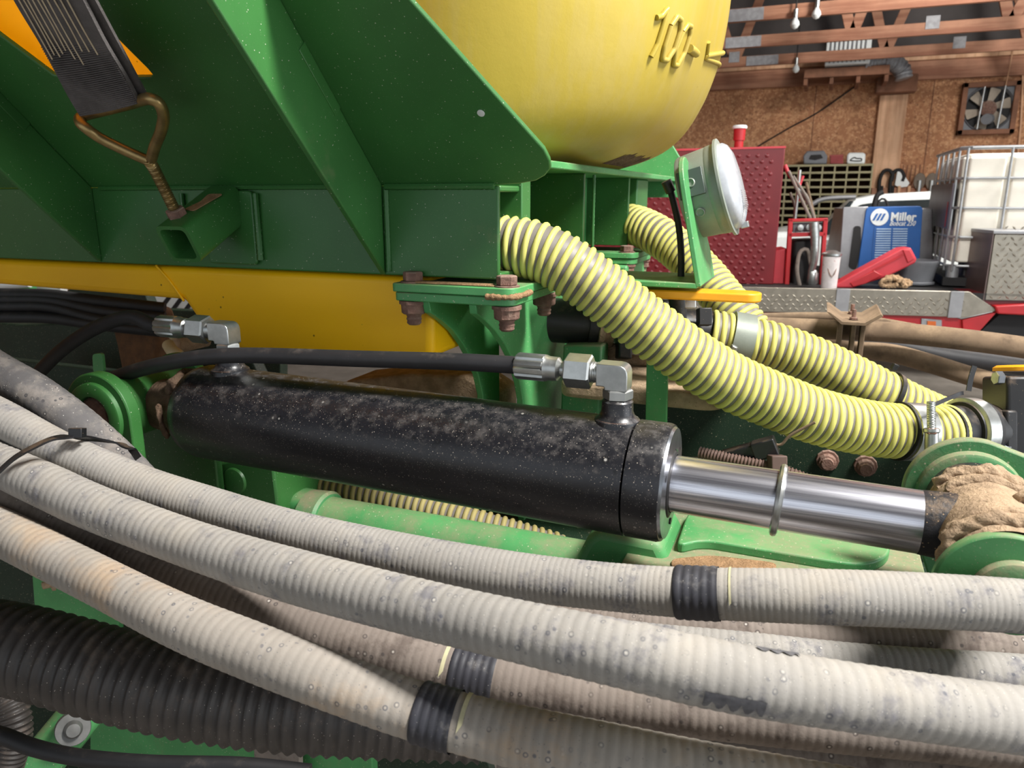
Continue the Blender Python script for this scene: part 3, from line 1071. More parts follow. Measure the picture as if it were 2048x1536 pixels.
hyd_hose('black hydraulic hose running along the top of the cylinder barrel', pt1, [pY(900, 723, .832), pY(700, 717, .82), pY(520, 711, .81), pY(420, 713, .80), pY(340, 725, .80), pY(270, 742, .81), pY(215, 762, .83), pY(150, 800, .85), pY(90, 850, .88)])
hyd_hose('black hydraulic hose arching up to the cylinder base port', pt2, [pY(262, 634, .842), pY(200, 652, .845), pY(145, 684, .85), pY(100, 722, .86), pY(66, 765, .87), pY(30, 850, .89)])

# ---- clevis ears (welded to the frame)
def ear(cx, cz, r, y0, th, tail, name, mt, parent=None):
    a0, a1, pts_tail = tail
    pts = [V(cx + r * math.cos(t), y0, cz + r * math.sin(t)) for t in np.linspace(a0, a1, 28)] + [V(x, y0, z) for x, z in pts_tail]
    return O(name, M().prism(pts, (0, th, 0)), mt, parent or fr, bevel=.0025)


e1 = ear(BX, BZ, .065, .753, .021, (rad(0), rad(150), [(-1.08, 1.23), (-1.08, 1.02), (BX + .065, 1.02)]), 'clevis_ear', m_green)
O('ear_ring', M().lathe(V(BX, .753, BZ), (0, -1, 0), [(0, .052), (.006, .051), (.0075, .049), (.0075, .032), (0, .032)], 48, cap0=False, cap1=False), m_green, e1)
O('clevis_pin', M().lathe(V(BX, .772, BZ), (0, -1, 0), [(0, .0295), (.022, .0295), (.025, .026)], 40), m_rustnut, e1)
ear(BX, BZ, .065, .906, .016, (rad(0), rad(150), [(-1.08, 1.23), (-1.08, 1.02), (BX + .065, 1.02)]), 'clevis_ear', m_green)
e2 = ear(PX_, PZ_, .069, .953, .014, (rad(80), rad(215), [(.16, 1.15), (.55, 1.10), (.55, 1.245), (.34, 1.285)]), 'clevis_ear', m_greenm_lit)
O('ear_ring', M().lathe(V(PX_, .953, PZ_), (0, -1, 0), [(0, .056), (.008, .054), (.010, .05), (.010, .03)], 48), m_greenm_lit, e2)
e3 = ear(PX_ - .004, PZ_ - .012, .058, .735, .012, (rad(70), rad(215), [(.15, 1.218), (.5, 1.222), (.5, 1.24), (.34, 1.27)]), 'clevis_ear', m_greend_lit)
O('ear_ring', M().lathe(V(PX_ + .004, .735, PZ_ - .012), (0, -1, 0), [(0, .036), (.007, .034), (.009, .030), (.009, .016)], 40), m_greenm_lit, e3)

# ================================================================== HOSES
def yhose(label, pts, OD, pitch, cat='hose', group='yellow ribbed suction hoses', rib=None):
    path = [D(*p) for p in pts]
    t = thing('ribbed_suction_hose', label, cat, path[-1], group)
    rr = pitch * .355
    O('hose_wall', M().tube(path, OD / 2 - rr * .80, 36, .01), m_yweb, t, smooth=70)
    O('spiral_rib', M().helix(path, OD / 2 - rr * .95, pitch, rr, 36, 10, 1.0, 1.02), rib or m_yrib, t, smooth=70)
    return t, path


hose1, path1 = yhose('thick yellow ribbed hose nearest the camera, curving down from the beam end', [(905, 500, 1.22), (960, 490, 1.185), (1010, 490, 1.155), (1088, 507, 1.135), (1165, 553, 1.13), (1255, 622, 1.14), (1350, 694, 1.15), (1450, 758, 1.165), (1550, 802, 1.18), (1645, 836, 1.195), (1750, 858, 1.215), (1845, 864, 1.235), (1900, 863, 1.25)], .091, .0137)
hose2, path2 = yhose('yellow ribbed hose passing behind the round work lamp', [(1215, 448, 1.86), (1262, 448, 1.80), (1310, 468, 1.74), (1360, 503, 1.70), (1405, 547, 1.66), (1445, 596, 1.62), (1480, 640, 1.59), (1520, 690, 1.57), (1570, 745, 1.56), (1640, 800, 1.56)], .094, .0150)
hose3, path3 = yhose('yellow ribbed hose running right from the black valve, with a cable tie', [(1422, 666, 1.42), (1470, 676, 1.415), (1540, 690, 1.41), (1620, 718, 1.41), (1700, 755, 1.41), (1780, 795, 1.41), (1860, 832, 1.42), (1960, 870, 1.44)], .090, .0148)
hose4, path4 = yhose('thin dull yellow hose in the shade under the black cylinder', [(460, 940, 1.42), (540, 955, 1.40), (640, 972, 1.375), (740, 992, 1.35), (840, 1018, 1.325), (940, 1046, 1.30), (1040, 1076, 1.285), (1120, 1100, 1.28)], .0575, .0132, rib=mat('dull_yellow_hose_rib', (150, 138, 86), .7, 0, .1, 12))  # browner, duller rib colour than the other yellow hoses


def sleeve(path, s0, s1, r, mt, name, parent, seg=40, prof=None):
    sub = subpath(path, s0, s1, .002)
    return O(name, M().tube(sub, prof or r, seg, .002), mt, parent)


def plen(path):
    return frames(path, .004)[4][-1]


# cuff and clamp on hose 3's start
sleeve(path3, .035, .075, .0495, m_lamp, 'hose_cuff', hose3)
O('cuff_screw', M().hexa(D(1470, 692, 1.345), D(1462, 705, 1.35), .012), m_steel, hose3)
# clamps on the right end of hose 1
L1_ = plen(path1)
sleeve(path1, L1_ - .098, L1_ - .062, .0478, m_steel, 'clamp_band', hose1)
sleeve(path1, L1_ - .106, L1_ - .099, .0485, m_rubber, 'clamp_liner', hose1)
cb = O('clamp_barrel', M().lathe(D(1863, 902, 1.165), D(1863, 850, 1.165) - D(1863, 902, 1.165), [(0, .010), (.028, .010), (.03, .012), (.034, .012), (.036, .009)], 20), m_steel, hose1)
O('clamp_nut', M().hexa(D(1863, 868, 1.163), D(1863, 856, 1.163), .017), m_rustnut, cb)
O('clamp_bolt', M().tube([D(1863, 870, 1.162), D(1862, 803, 1.158)], lambda s: .0062 + .0003 * math.sin(s * 3000), 14, .0008), m_steel, cb)

# grey air hoses ----------------------------------------------------
def scuff(path, s0, s1, R0_, a0, a1, o, mt=None, name='worn_patch', pitch_=.0098):
    P, T, N, B_, S = frames(path, .002)
    ii = [i for i in range(len(P)) if s0 <= S[i] <= s1]
    vv = []
    na = 9
    for i in ii:
        tc = unit(CAM - P[i])
        up_d = unit(V(0, 0, 1) - T[i] * T[i][2])
        sd = np.cross(T[i], up_d)
        sd = sd if sd @ tc > 0 else -sd
        wv_ = .35 + .65 * abs(math.sin(PI * S[i] / pitch_))
        for k in range(na):
            a_ = a0 + (a1 - a0) * k / (na - 1) * wv_
            vv.append(P[i] + (up_d * math.cos(a_) + sd * math.sin(a_)) * (R0_ + .0011))
    fs = [(i * na + k, i * na + k + 1, (i + 1) * na + k + 1, (i + 1) * na + k) for i in range(len(ii) - 1) for k in range(na - 1)]
    O(name, M().add(vv, fs), mt or m_worn, o, smooth=75)


def ghose(label, pts, OD, mt, pitch=.0085, amp=.0006, bands=(), phase=0, jitter=0):
    path0 = [D(*p) for p in pts]
    path = list(path0)
    if pts[-1][0] > 1500:
        path.append(path[-1] + unit(path[-1] - path[-2]) * .6)
    if pts[0][0] < 0:
        path.insert(0, path[0] - unit(path[1] - path[0]) * .45)
    dS = plen(path[:len(path) - (1 if pts[-1][0] > 1500 else 0)]) - plen(path0)
    o = thing('air_hose', label, 'hose', path[len(path) // 2], 'dusty grey air hoses')
    R0_ = OD / 2
    f = lambda s: R0_ + amp * (abs(math.sin(PI * s / pitch)) ** .6 - .5) + (.0006 * math.sin(s * 17 + phase))
    O('hose_wall', M().tube(path, f, 44, pitch / 6), mt, o, smooth=75)
    for (s0, s1, m_) in bands:
        g_ = lambda s: R0_ + .0004 + .0014 * (abs(math.sin(PI * s / .0078)) ** .5)
        if m_ is m_band:
            O('bare_band', M().tube(subpath(path, s0 + dS, s1 + dS, .002), g_, 44, .0016, caps=False), m_, o, smooth=75)
        else:
            scuff(path, s0 + dS, s1 + dS, R0_, -.5, 1.7, o, m_, 'yellow_mark', .05)
    return o, path0


def s_at(pts, px):
    """arc length along a pixel path where it reaches column px"""
    P, T, N, B_, S = frames([D(*p) for p in pts], .004)
    v = P - CAM
    x = 1024 + F * (v @ R_) / (v @ FW)
    return float(np.interp(px, x, S))


GA = [(-140, 770, .98), (0, 835, .945), (120, 900, .925), (280, 970, .90), (420, 1015, .87), (600, 1066, .83), (839, 1119, .785), (1050, 1154, .755), (1248, 1176, .725), (1400, 1186, .70), (1600, 1192, .672), (1830, 1200, .655), (2048, 1213, .645), (2220, 1232, .64)]
b0, b1, b2, b3 = s_at(GA, 1350), s_at(GA, 1440), s_at(GA, 1458), s_at(GA, 1470)
ghose('grey dusty hose with a black band, uppermost of those crossing the whole picture', GA, .047, m_grey, .0058, .0004, bands=((b0, b1, m_band), (b2, b3, m_bandy)))
GB = [(-140, 850, .98), (0, 928, .92), (100, 975, .88), (200, 1020, .85), (400, 1094, .79), (600, 1155, .73), (839, 1216, .665), (1050, 1265, .62), (1248, 1308, .59), (1430, 1348, .575), (1600, 1378, .57), (1830, 1412, .57), (2048, 1441, .575), (2220, 1468, .58)]
GBo, GBp = ghose('pale grey ribbed hose, thick and out of focus at the lower right', GB, .0505, m_grey, .0098, .0008, phase=2)
scuff(GBp, s_at(GB, 1405), s_at(GB, 1520), .0256, 1.5, 2.1, GBo)
scuff(GBp, s_at(GB, 1500), s_at(GB, 1590), .0256, -.30, -.02, GBo)
GC = [(-120, 935, .98), (0, 988, .94), (105, 1042, .91), (300, 1136, .86), (500, 1210, .82), (700, 1277, .79), (950, 1348, .76), (1250, 1402, .73), (1600, 1440, .70), (1900, 1470, .69), (2200, 1505, .69)]
b0, b1, b2, b3 = s_at(GC, 905), s_at(GC, 996), s_at(GC, 890), s_at(GC, 899)
ghose('brownish hose with a black band, sunk between two paler hoses', GC, .050, m_greyb, bands=((b0, b1, m_band), (b2, b3, m_bandy)), phase=1)
GD = [(-120, 1010, .93), (0, 1062, .88), (175, 1150, .81), (350, 1238, .745), (500, 1300, .71), (700, 1376, .68), (839, 1423, .665), (1000, 1465, .65), (1200, 1508, .63), (1400, 1548, .62), (1700, 1600, .61)]
b0, b1, b2, b3 = s_at(GD, 835), s_at(GD, 915), s_at(GD, 926), s_at(GD, 936)
ghose('tan stained hose with a black band, lowest of the pale hoses', GD, .0505, m_greyt, .0098, .0007, bands=((b0, b1, m_band), (b2, b3, m_bandy)), phase=4)
GE = [(-150, 660, 1.06), (-60, 712, 1.05), (0, 748, 1.04), (70, 788, 1.03), (150, 848, 1.02), (230, 920, 1.02), (290, 985, 1.03), (340, 1060, 1.05)]
ghose('dark grey hose at the left edge, crossing in front of the clevis', GE, .056, m_greyd, .012, .0005)
GG = [(1000, 1215, .93), (1150, 1240, .90), (1300, 1257, .875), (1500, 1270, .85), (1800, 1289, .83), (2048, 1297, .82), (2220, 1302, .82)]
ghose('shaded hose just below the uppermost long hose, at the right edge', GG, .048, m_greyb, phase=3)
GH = [(1100, 1262, .86), (1300, 1290, .83), (1500, 1310, .80), (1700, 1330, .785), (1900, 1345, .775), (2048, 1356, .77), (2220, 1372, .77)]
ghose('tan hose peeping out above the out-of-focus hose at the right', GH, .046, m_grey, phase=5)
GI = [(900, 1420, .84), (1100, 1450, .80), (1300, 1477, .77), (1600, 1508, .75), (1900, 1530, .74), (2200, 1555, .74)]
ghose('dark shaded hose along the lower right edge', GI, .050, m_greyb, phase=6)
GJ = [(1000, 1512, .80), (1300, 1530, .78), (1600, 1556, .77), (2000, 1590, .77)]
ghose('dark shaded hose at the bottom edge, lowest of all', GJ, .050, m_greyb, phase=7)

# big black corrugated hose
def corr(label, pts, OD, pitch, depth, mt, group=None, cat='hose'):
    path = [D(*p) for p in pts]
    f = lambda s: OD / 2 - depth * (.5 - .5 * math.cos(2 * PI * s / pitch)) ** .7
    o = O('corrugated_hose', M().tube(path, f, 56, pitch / 10), mt, None, label, cat, group, smooth=75)
    return o


corr('thick black corrugated hose at the lower left', [(-160, 1268, .98), (-60, 1282, .965), (60, 1305, .95), (200, 1342, .94), (350, 1378, .93), (500, 1402, .93), (650, 1417, .93), (800, 1425, .94), (960, 1432, .95)], .112, .0152, .0042, m_corr, 'black corrugated hoses')
corr('small black corrugated hose bending down at the left edge', [(-60, 1330, 1.2), (-10, 1365, 1.19), (22, 1415, 1.18), (30, 1470, 1.18), (10, 1545, 1.18)], .05, .0075, .003, m_corr, 'black corrugated hoses')

# brown dusty pipes on the right
def pipe(name, label, pts, OD, mt):
    path = [D(*p) for p in pts]
    if pts[-1][0] > 2100:
        path.append(path[-1] + unit(path[-1] - path[-2]) * 1.0)
    return O(name, M().tube(path, OD / 2, 32, .02), mt, None, label, 'hose', 'brown dusty hoses behind the yellow ones', smooth=70)


pipe('rubber_hose', 'brown dusty hose held by the saddle clamp', [(1380, 640, 2.1), (1500, 652, 2.06), (1640, 658, 2.02), (1760, 663, 1.97), (1900, 676, 1.9), (2060, 697, 1.86), (2200, 722, 1.84)], .054, m_brown)
pipe('rubber_hose', 'brown hose drooping beneath the saddle clamp to the black valve', [(1600, 690, 2.12), (1700, 700, 2.08), (1780, 706, 2.03), (1860, 727, 1.98), (1940, 752, 1.94), (2010, 772, 1.9), (2150, 820, 1.88)], .05, m_brown)
pipe('rubber_hose', 'dark brown hose wedged between the two brown hoses', [(1640, 675, 2.2), (1780, 690, 2.16), (1900, 714, 2.12), (2048, 735, 2.1), (2200, 765, 2.1)], .05, m_rubber)
pipe('rubber_hose', 'narrow tan hose lying on top of the saddle-clamped hose', [(1380, 634, 2.2), (1500, 634, 2.16), (1650, 632, 2.14), (1740, 640, 2.12), (1830, 655, 2.1)], .022, m_brown)

# ---- cable ties
def ctie(label, loop, r, head, tail=None, wd=.004):
    t = thing('cable_tie', label, 'cable tie', loop[0], 'black cable ties')
    O('tie_band', ribbon(loop, wd, .0016), m_black, t)
    O('tie_head', M().obox(*head), m_black, t, bevel=.001)
    if tail is not None:
        O('tie_tail', ribbon(tail, wd * .9, .0014), m_black, t)
    return t


def ribbon(pts, wd, th, updir=None):
    P, T, N, B_, S = frames(pts, .004)
    c = np.mean(P, axis=0)
    m = M()
    vv, fs = [], []
    for i in range(len(P)):
        o = P[i] - c
        if updir is not None:
            o = np.array(updir, float)
        n = unit(o - T[i] * (o @ T[i]))
        s_ = np.cross(T[i], n)
        vv += [P[i] + s_ * wd - n * th, P[i] - s_ * wd - n * th, P[i] - s_ * wd + n * th, P[i] + s_ * wd + n * th]
    for i in range(len(P) - 1):
        for k in range(4):
            fs.append((i * 4 + k, i * 4 + (k + 1) % 4, i * 4 + 4 + (k + 1) % 4, i * 4 + 4 + k))
    fs += [(3, 2, 1, 0), tuple(len(P) * 4 - 4 + k for k in range(4))]
    return m.add(vv, fs)


def ring_on(path, s, R_ring, n=28, tilt=0):
    P, T, N, B_, S = frames(path, .004)
    i = int(np.searchsorted(S, s))
    i = min(i, len(P) - 1)
    return [P[i] + (N[i] * math.cos(a_) + B_[i] * math.sin(a_)) * R_ring + T[i] * tilt * math.sin(a_) for a_ in np.linspace(0, 2 * PI, n)], P[i], T[i], N[i], B_[i]


s3 = s_at([(1422, 666, 1.42), (1470, 676, 1.415), (1540, 690, 1.41), (1620, 718, 1.41), (1700, 755, 1.41), (1780, 795, 1.41), (1860, 832, 1.42), (1960, 870, 1.44)], 1772)
lp, p_, t_, n_, b_ = ring_on(path3, s3, .0465)
hd = D(1789, 734, 1.385)
ctie('black cable tie round the yellow hose that leaves the valve', lp, 0, (hd, t_ * .005, n_ * .006, b_ * .005))
# tie bundling the grey hoses at the left
lp = [D(-10, 950, .86), D(30, 915, .865), D(75, 890, .87), D(110, 876, .88), D(150, 874, .895), D(190, 879, .935), D(230, 886, .965), D(262, 898, .98), D(276, 916, 1.0)]
t = thing('cable_tie', 'black cable tie strapped over the bundle of grey hoses at the left', 'cable tie', lp[3], 'black cable ties')
O('tie_band', ribbon(lp, .0045, .0012, (-.1, -.5, .9)), m_black, t)
O('tie_head', M().obox(D(155, 866, .895), R_ * .008, UP * .006, FW * .006), m_black, t, bevel=.001)

# ================================================================== WORK LAMP AND ITS BRACKET
wl = thing('work_lamp', 'round grey work lamp with a clear domed lens on a green bent bracket', 'lamp', (-.2, 1.22, 1.46))
zb = 1.462
yA, yB = 1.185, 1.345
xc = pY(1392, 566, yA)[0]
ft = M().prism(rpoly([V(-.41, yA, zb), V(xc + .002, yA, zb), V(xc + .002, yB, zb), V(-.41, yB, zb)], .004), (0, 0, .0085))
br = O('bracket', ft, m_greend_lit, wl, bevel=.0015)
lean = unit(V(-.215, 0, 1))
nx = unit(V(1, 0, .215))
base = V(xc, 0, zb + .002)
Hh = .205
yc = (yA + yB) / 2
wv = (yB - yA) / 2
pp = [base + V(0, yA, 0), base + V(0, yB, 0), base + lean * .05 + V(0, yB, 0), base + lean * (Hh - .05) + V(0, yA + .09, 0)]
for t in np.linspace(0, PI, 12)[1:-1]:
    pp.append(base + lean * (Hh - .05 + math.sin(t) * .045) + V(0, yA + .045 + .045 * math.cos(t), 0))
pp.append(base + lean * (Hh - .05) + V(0, yA, 0))
O('bracket_arm', M().prism(pp, nx * .008), m_greend_lit, br, bevel=.0015)
lax = unit(V(math.cos(rad(1)), -math.sin(rad(1)), .29))
lc = D(1372, 398, 1.245)
hs_ = M().lathe(lc, lax, [(0, .066), (.004, .068), (.048, .071), (.0485, .0715), (.056, .0722), (.066, .0725)], 64)
O('lamp_housing', hs_, m_lamp, wl, smooth=40)
O('lamp_rim', M().lathe(lc + lax * .064, lax, [(0, .072), (0, .0785), (.004, .0785), (.005, .072)], 64), m_lamp, wl, smooth=30)
O('lamp_lens', M().lathe(lc + lax * .068, lax, [(0, .070), (.008, .069), (.014, .064), (.019, .052), (.022, .032), (.0235, .012), (.0237, .002)], 56), m_lens, wl, smooth=60)
lensrib = M()
up2 = unit(V(0, 0, 1) - lax * lax[2])
sd2 = np.cross(lax, up2)
for k in range(16):
    z0 = -.012 - k * .003
    lensrib.obox(lc + lax * (.087 - max(0, k - 8) * .0012) + up2 * z0 - sd2 * .0, lax * .004, sd2 * .028, up2 * .0008)
O('lens_flutes', lensrib, m_lens, wl, kind='stuff')
O('lens_clip', M().obox(lc + lax * .082 - up2 * .066, lax * .006, sd2 * .008, up2 * .005), m_steel, wl, bevel=.001)
for k, (dx, dz, pl) in enumerate(((.024, .018, 1), (.028, -.028, 0))):
    # screws on the side of the drum that faces the camera
    sd = -sd2 if (-sd2 @ FW) < 0 else sd2
    a_ = math.asin(dz / .069)
    nrm = unit(sd * math.cos(a_) + up2 * math.sin(a_))
    c_ = lc + lax * dx + nrm * .0695
    if pl:
        O('side_plate', M().obox(c_ + lax * .0 - nrm * .0005, lax * .020, np.cross(nrm, lax) * .022, nrm * .0022), m_lampd, wl, bevel=.001)
    O('lamp_screw', M().lathe(c_, nrm, [(.0, .0075), (.003, .0075), (.004, .006), (.002, .0045), (.002, .001)], 20), m_lamp, wl)
# cord behind the bracket
O('power_cord', M().tube([D(1338, 372, 1.30), D(1346, 400, 1.30), D(1357, 450, 1.29), D(1362, 500, 1.275), D(1362, 548, 1.262), D(1362, 600, 1.27)], .0058, 14, .006), m_rubber, wl)
O('cord_boot', M().tube([D(1332, 362, 1.29), D(1342, 384, 1.295)], .009, 12, .004), m_black, wl)

# ================================================================== BLACK VALVES
vb = thing('ball_valve', 'black plastic ball valve with a flat orange lever, behind the near yellow hose', 'valve', D(1290, 690, 1.40))
va0, va1 = D(1128, 642, 1.42), D(1440, 668, 1.43)
vx = unit(va1 - va0)
VL = np.linalg.norm(va1 - va0)
O('pipe_stub', M().lathe(va0 - vx * .08, vx, [(0, .042), (.125, .042), (.125, .046), (.135, .047), (.145, .046)], 40), m_black, vb)
O('flange', M().lathe(va0 + vx * .062, vx, [(0, .044), (.002, .050), (.012, .050), (.014, .046), (.03, .044)], 32), m_mud, vb)
vc = va0 + vx * .155
O('valve_body', M().obox(vc, vx * .055, UP * .052, FW * .045), m_black, vb, bevel=.008, seg=3)
O('body_rib', M().obox(vc - vx * .046 - FW * .012, vx * .012, UP * .064, FW * .045), m_black, vb, bevel=.003)
O('body_rib', M().obox(vc + vx * .06, vx * .010, UP * .064, FW * .045), m_black, vb, bevel=.003)
O('name_plate', M().obox(vc - UP * .046 - FW * .048, vx * .040, UP * .010, FW * .002), m_greyb, vb, bevel=.001)
O('outlet', M().lathe(vc + vx * .05, vx, [(0, .043), (VL - .205, .043)], 36), m_black, vb)
O('stem', M().cyl(D(1355, 628, 1.30), D(1352, 570, 1.28), .014, 16), m_black, vb)
O('latch', M().obox(D(1372, 606, 1.30), R_ * .016, UP * .010, FW * .008), m_steel, vb, bevel=.002)
O('latch', M().obox(D(1408, 634, 1.36), R_ * .012, UP * .016, FW * .012), m_black, vb, bevel=.002)
# lever: long flat loop
za = pY(1320, 577, 1.22)
zb2 = pY(1522, 590, 1.22)
ly0, ly1 = 1.215, 1.262
zt_ = (za[2] + zb2[2]) / 2
pl = [V(-.36, ly0, zt_), V(zb2[0] - .02, ly0, zt_)]
for t in np.linspace(-PI / 2, PI / 2, 10)[1:-1]:
    pl.append(V(zb2[0] - .022 + .022 * math.cos(t), (ly0 + ly1) / 2 + (ly1 - ly0) / 2 * math.sin(t), zt_))
pl += [V(zb2[0] - .02, ly1, zt_), V(-.36, ly1, zt_)]
lv = O('lever', M().prism(pl, (0, 0, -.015)), m_handle, vb, bevel=.003, seg=3)
# valve on the right edge
v2 = thing('ball_valve', 'black plastic valve with a clamped hose end and orange lever at the right edge', 'valve', D(2030, 850, 1.28))
hx = unit(path1[-1] - path1[-2])
h0 = D(1890, 863, 1.245)
O('coupling', M().lathe(h0, hx, [(0, .043), (.03, .043), (.031, .049), (.036, .050), (.036, .046), (.09, .046)], 40), m_black, v2)
O('clamp_ring', M().lathe(h0 + hx * .034, hx, [(0, .052), (.002, .056), (.024, .056), (.026, .052)], 44), m_steel, v2)
O('gasket', M().lathe(h0 + hx * .060, hx, [(0, .049), (.002, .053), (.008, .053), (.010, .049)], 44), m_rubber, v2)
bc = D(2060, 835, 1.27)
O('valve_body', M().obox(bc, R_ * .055 - FW * .01, UP * .070, FW * .05 + R_ * .01), m_black, v2, bevel=.006, seg=3)
O('body_flange', M().obox(D(1990, 868, 1.27), R_ * .010, UP * .042, FW * .045), m_black, v2, bevel=.004)
bolt(D(2004, 756, 1.235), -R_, .020, .012, v2, m_steelp, washer=False)
bolt(D(2016, 898, 1.235), -R_, .020, .012, v2, m_steelp, washer=False)
O('lever', M().lathe(D(2062, 742, 1.29), UP, [(0, .056), (.006, .056), (.010, .050)], 40), m_handle, v2)
# clamp tie and tail
t = thing('cable_tie', 'black cable tie with an upright loose tail behind the hose clamp at the right', 'cable tie', D(1940, 780, 1.22), 'black cable ties')
O('tie_tail', ribbon([D(1937, 782, 1.22), D(1942, 755, 1.22), D(1949, 732, 1.22)], .0042, .001, -FW), m_black, t)
O('tie_band', ribbon([D(1862, 812, 1.17), D(1890, 800, 1.175), D(1918, 788, 1.18), D(1926, 786, 1.19)], .003, .001, -FW), m_black, t)

# ---- saddle clamp
sc_ = thing('saddle_clamp', 'dusty bent steel saddle clamp bolted over the brown hose', 'clamp', D(1705, 650, 1.95))
c0 = D(1703, 640, 1.93)
m = M()
pf = [(-.062, .030), (-.055, .030), (-.024, .008), (.026, .008), (.060, .032), (.066, .026), (.028, 0), (-.026, 0)]
m.prism([c0 + V(1, 0, 0) * x + V(0, 0, 1) * z + V(0, -.09, 0) for x, z in pf], (0, .19, 0))
O('saddle', m, m_brown, sc_, bevel=.001)
for dy, dz in ((-.05, 0), (.055, 0)):
    bb = c0 + V(.002, dy, .008 + dz)
    o = bolt(bb, (0, 0, 1), .016, .007, sc_, m_rustnut)
    O('bolt_thread', M().cyl(bb, bb + V(0, 0, .026), .005, 12), m_rustnut, o)
for x in (-.025, .006, .028):
    O('clamp_post', M().box((c0[0] + x - .006, c0[1] - .02, c0[2] - .13), (c0[0] + x + .006, c0[1] + .03, c0[2] + .002)), m_brown, sc_, bevel=.002)

# ================================================================== LOWER FRAME OF THE MACHINE
lf = thing('toolbar_frame', 'green steel lower frame with tubes and plates beneath the black cylinder', 'frame', (-.3, 1.1, .8))
dp = O('side_plate', M().prism([pY(x, y, 1.42) for x, y in ((1180, 790), (1430, 797), (1600, 850), (1850, 905), (2250, 960), (2250, 1250), (1180, 1130))], (0, .012, 0)), m_shadegreen, lf, bevel=.003)
for px, py in ((1655, 920), (1731, 931)):
    c_ = pY(px, py, 1.42)
    o = O('bolt', M().lathe(c_, (0, -1, 0), [(0, .020), (.007, .019), (.007, .015), (.02, .014), (.021, .011), (.026, .010), (.026, .001)], 12), m_rustnut, lf, smooth=25)
O('dust_ledge', M().prism(rpoly([V(-.40, 1.20, 1.292), V(-.13, 1.20, 1.292), V(-.10, 1.28, 1.292), V(-.10, 1.5, 1.292), V(-.40, 1.5, 1.292)], .03), (0, 0, -.03)), m_mud, lf, bevel=.008, seg=3)
O('ledge_lip', M().box((-.40, 1.36, 1.292), (-.12, 1.38, 1.33)), m_mud, lf, bevel=.006)
O('dusty_rail', M().prism([pY(x, y, 1.32) for x, y in ((690, 762), (820, 748), (930, 752), (990, 792), (990, 860), (690, 860))], (0, .12, 0)), m_mud, lf, bevel=.006)
O('upright_strap', M().prism([pY(x, y, 1.17) for x, y in ((1293, 712), (1336, 712), (1332, 880), (1290, 880))], (0, .01, 0)), m_greend_lit, lf, bevel=.0015)
O('upright_post', M().prism([pY(x, y, 1.3) for x, y in ((1126, 690), (1204, 690), (1196, 850), (1120, 850))], (0, .05, 0)), m_greenm_lit, lf, bevel=.004)
# round tube and its collar
ta, tb = pY(660, 1046, .985), pY(1165, 1136, .985)
tz = (ta[2] + tb[2]) / 2
O('cross_tube', M().lathe(V(ta[0], .985, tz), (1, 0, 0), [(0, .043), (tb[0] - ta[0] + .1, .043)], 48), m_greend_lit, lf)
O('tube_collar', M().lathe(V(ta[0] - .05, .985, tz), (1, 0, 0), [(0, .038), (.01, .05), (.045, .052), (.05, .048)], 40), m_greenm_lit, lf)
O('collar_block', M().obox(pY(618, 1016, .99), V(.035, 0, 0), V(0, .03, 0), V(0, 0, .03)), m_greend_lit, lf, bevel=.02, seg=4)
# saddle bracket over the tube
sb = [(1150, 1120), (1172, 1078), (1196, 1062), (1318, 1086), (1338, 1128), (1348, 1180), (1130, 1180)]
O('saddle_bracket', M().prism([pY(x, y, .90) for x, y in sb], (0, .12, 0)), m_greend_lit, lf, bevel=.012, seg=3, smooth=45)
# deck at the right with a raised lip
dk = M().prism([V(-.20, .86, 1.143), V(.16, .86, 1.143), V(.16, 1.235, 1.143), V(-.20, 1.235, 1.143)], (0, 0, -.012))
O('deck_plate', dk, m_greenm_lit, lf, bevel=.002)
lip = rpoly([pZ(x, y, 1.156) for x, y in ((1352, 1092), (1405, 1078), (1730, 1132), (1786, 1106), (1760, 1040), (1380, 1010))], .05, 6)
O('raised_rim', M().prism(lip, (0, 0, -.014)), m_greend_lit, lf, bevel=.003, seg=3)
O('deck_dust', M().prism(rpoly([pZ(x, y, 1.1445) for x, y in ((1340, 1120), (1420, 1112), (1560, 1128), (1540, 1150), (1345, 1140))], .02), (0, 0, .002)), m_dustyellow, lf, bevel=.001)
O('lower_flange', M().prism([pY(x, y, .82) for x, y in ((1120, 1180), (1165, 1216), (1190, 1222), (1420, 1232), (1480, 1262), (1120, 1270))], (0, .1, 0)), m_greend_lit, lf, bevel=.003)
# bracket at the left, under the clevis
O('clevis_base', M().prism([pY(x, y, .93) for x, y in ((330, 955), (520, 905), (545, 925), (556, 1020), (560, 1100), (300, 1100), (285, 1000))], (0, .12, 0)), m_green, lf, bevel=.004)
O('base_boss', M().lathe(pY(470, 962, .93), (0, -1, 0), [(0, .024), (.004, .022), (.006, .010)], 28), m_green, lf)
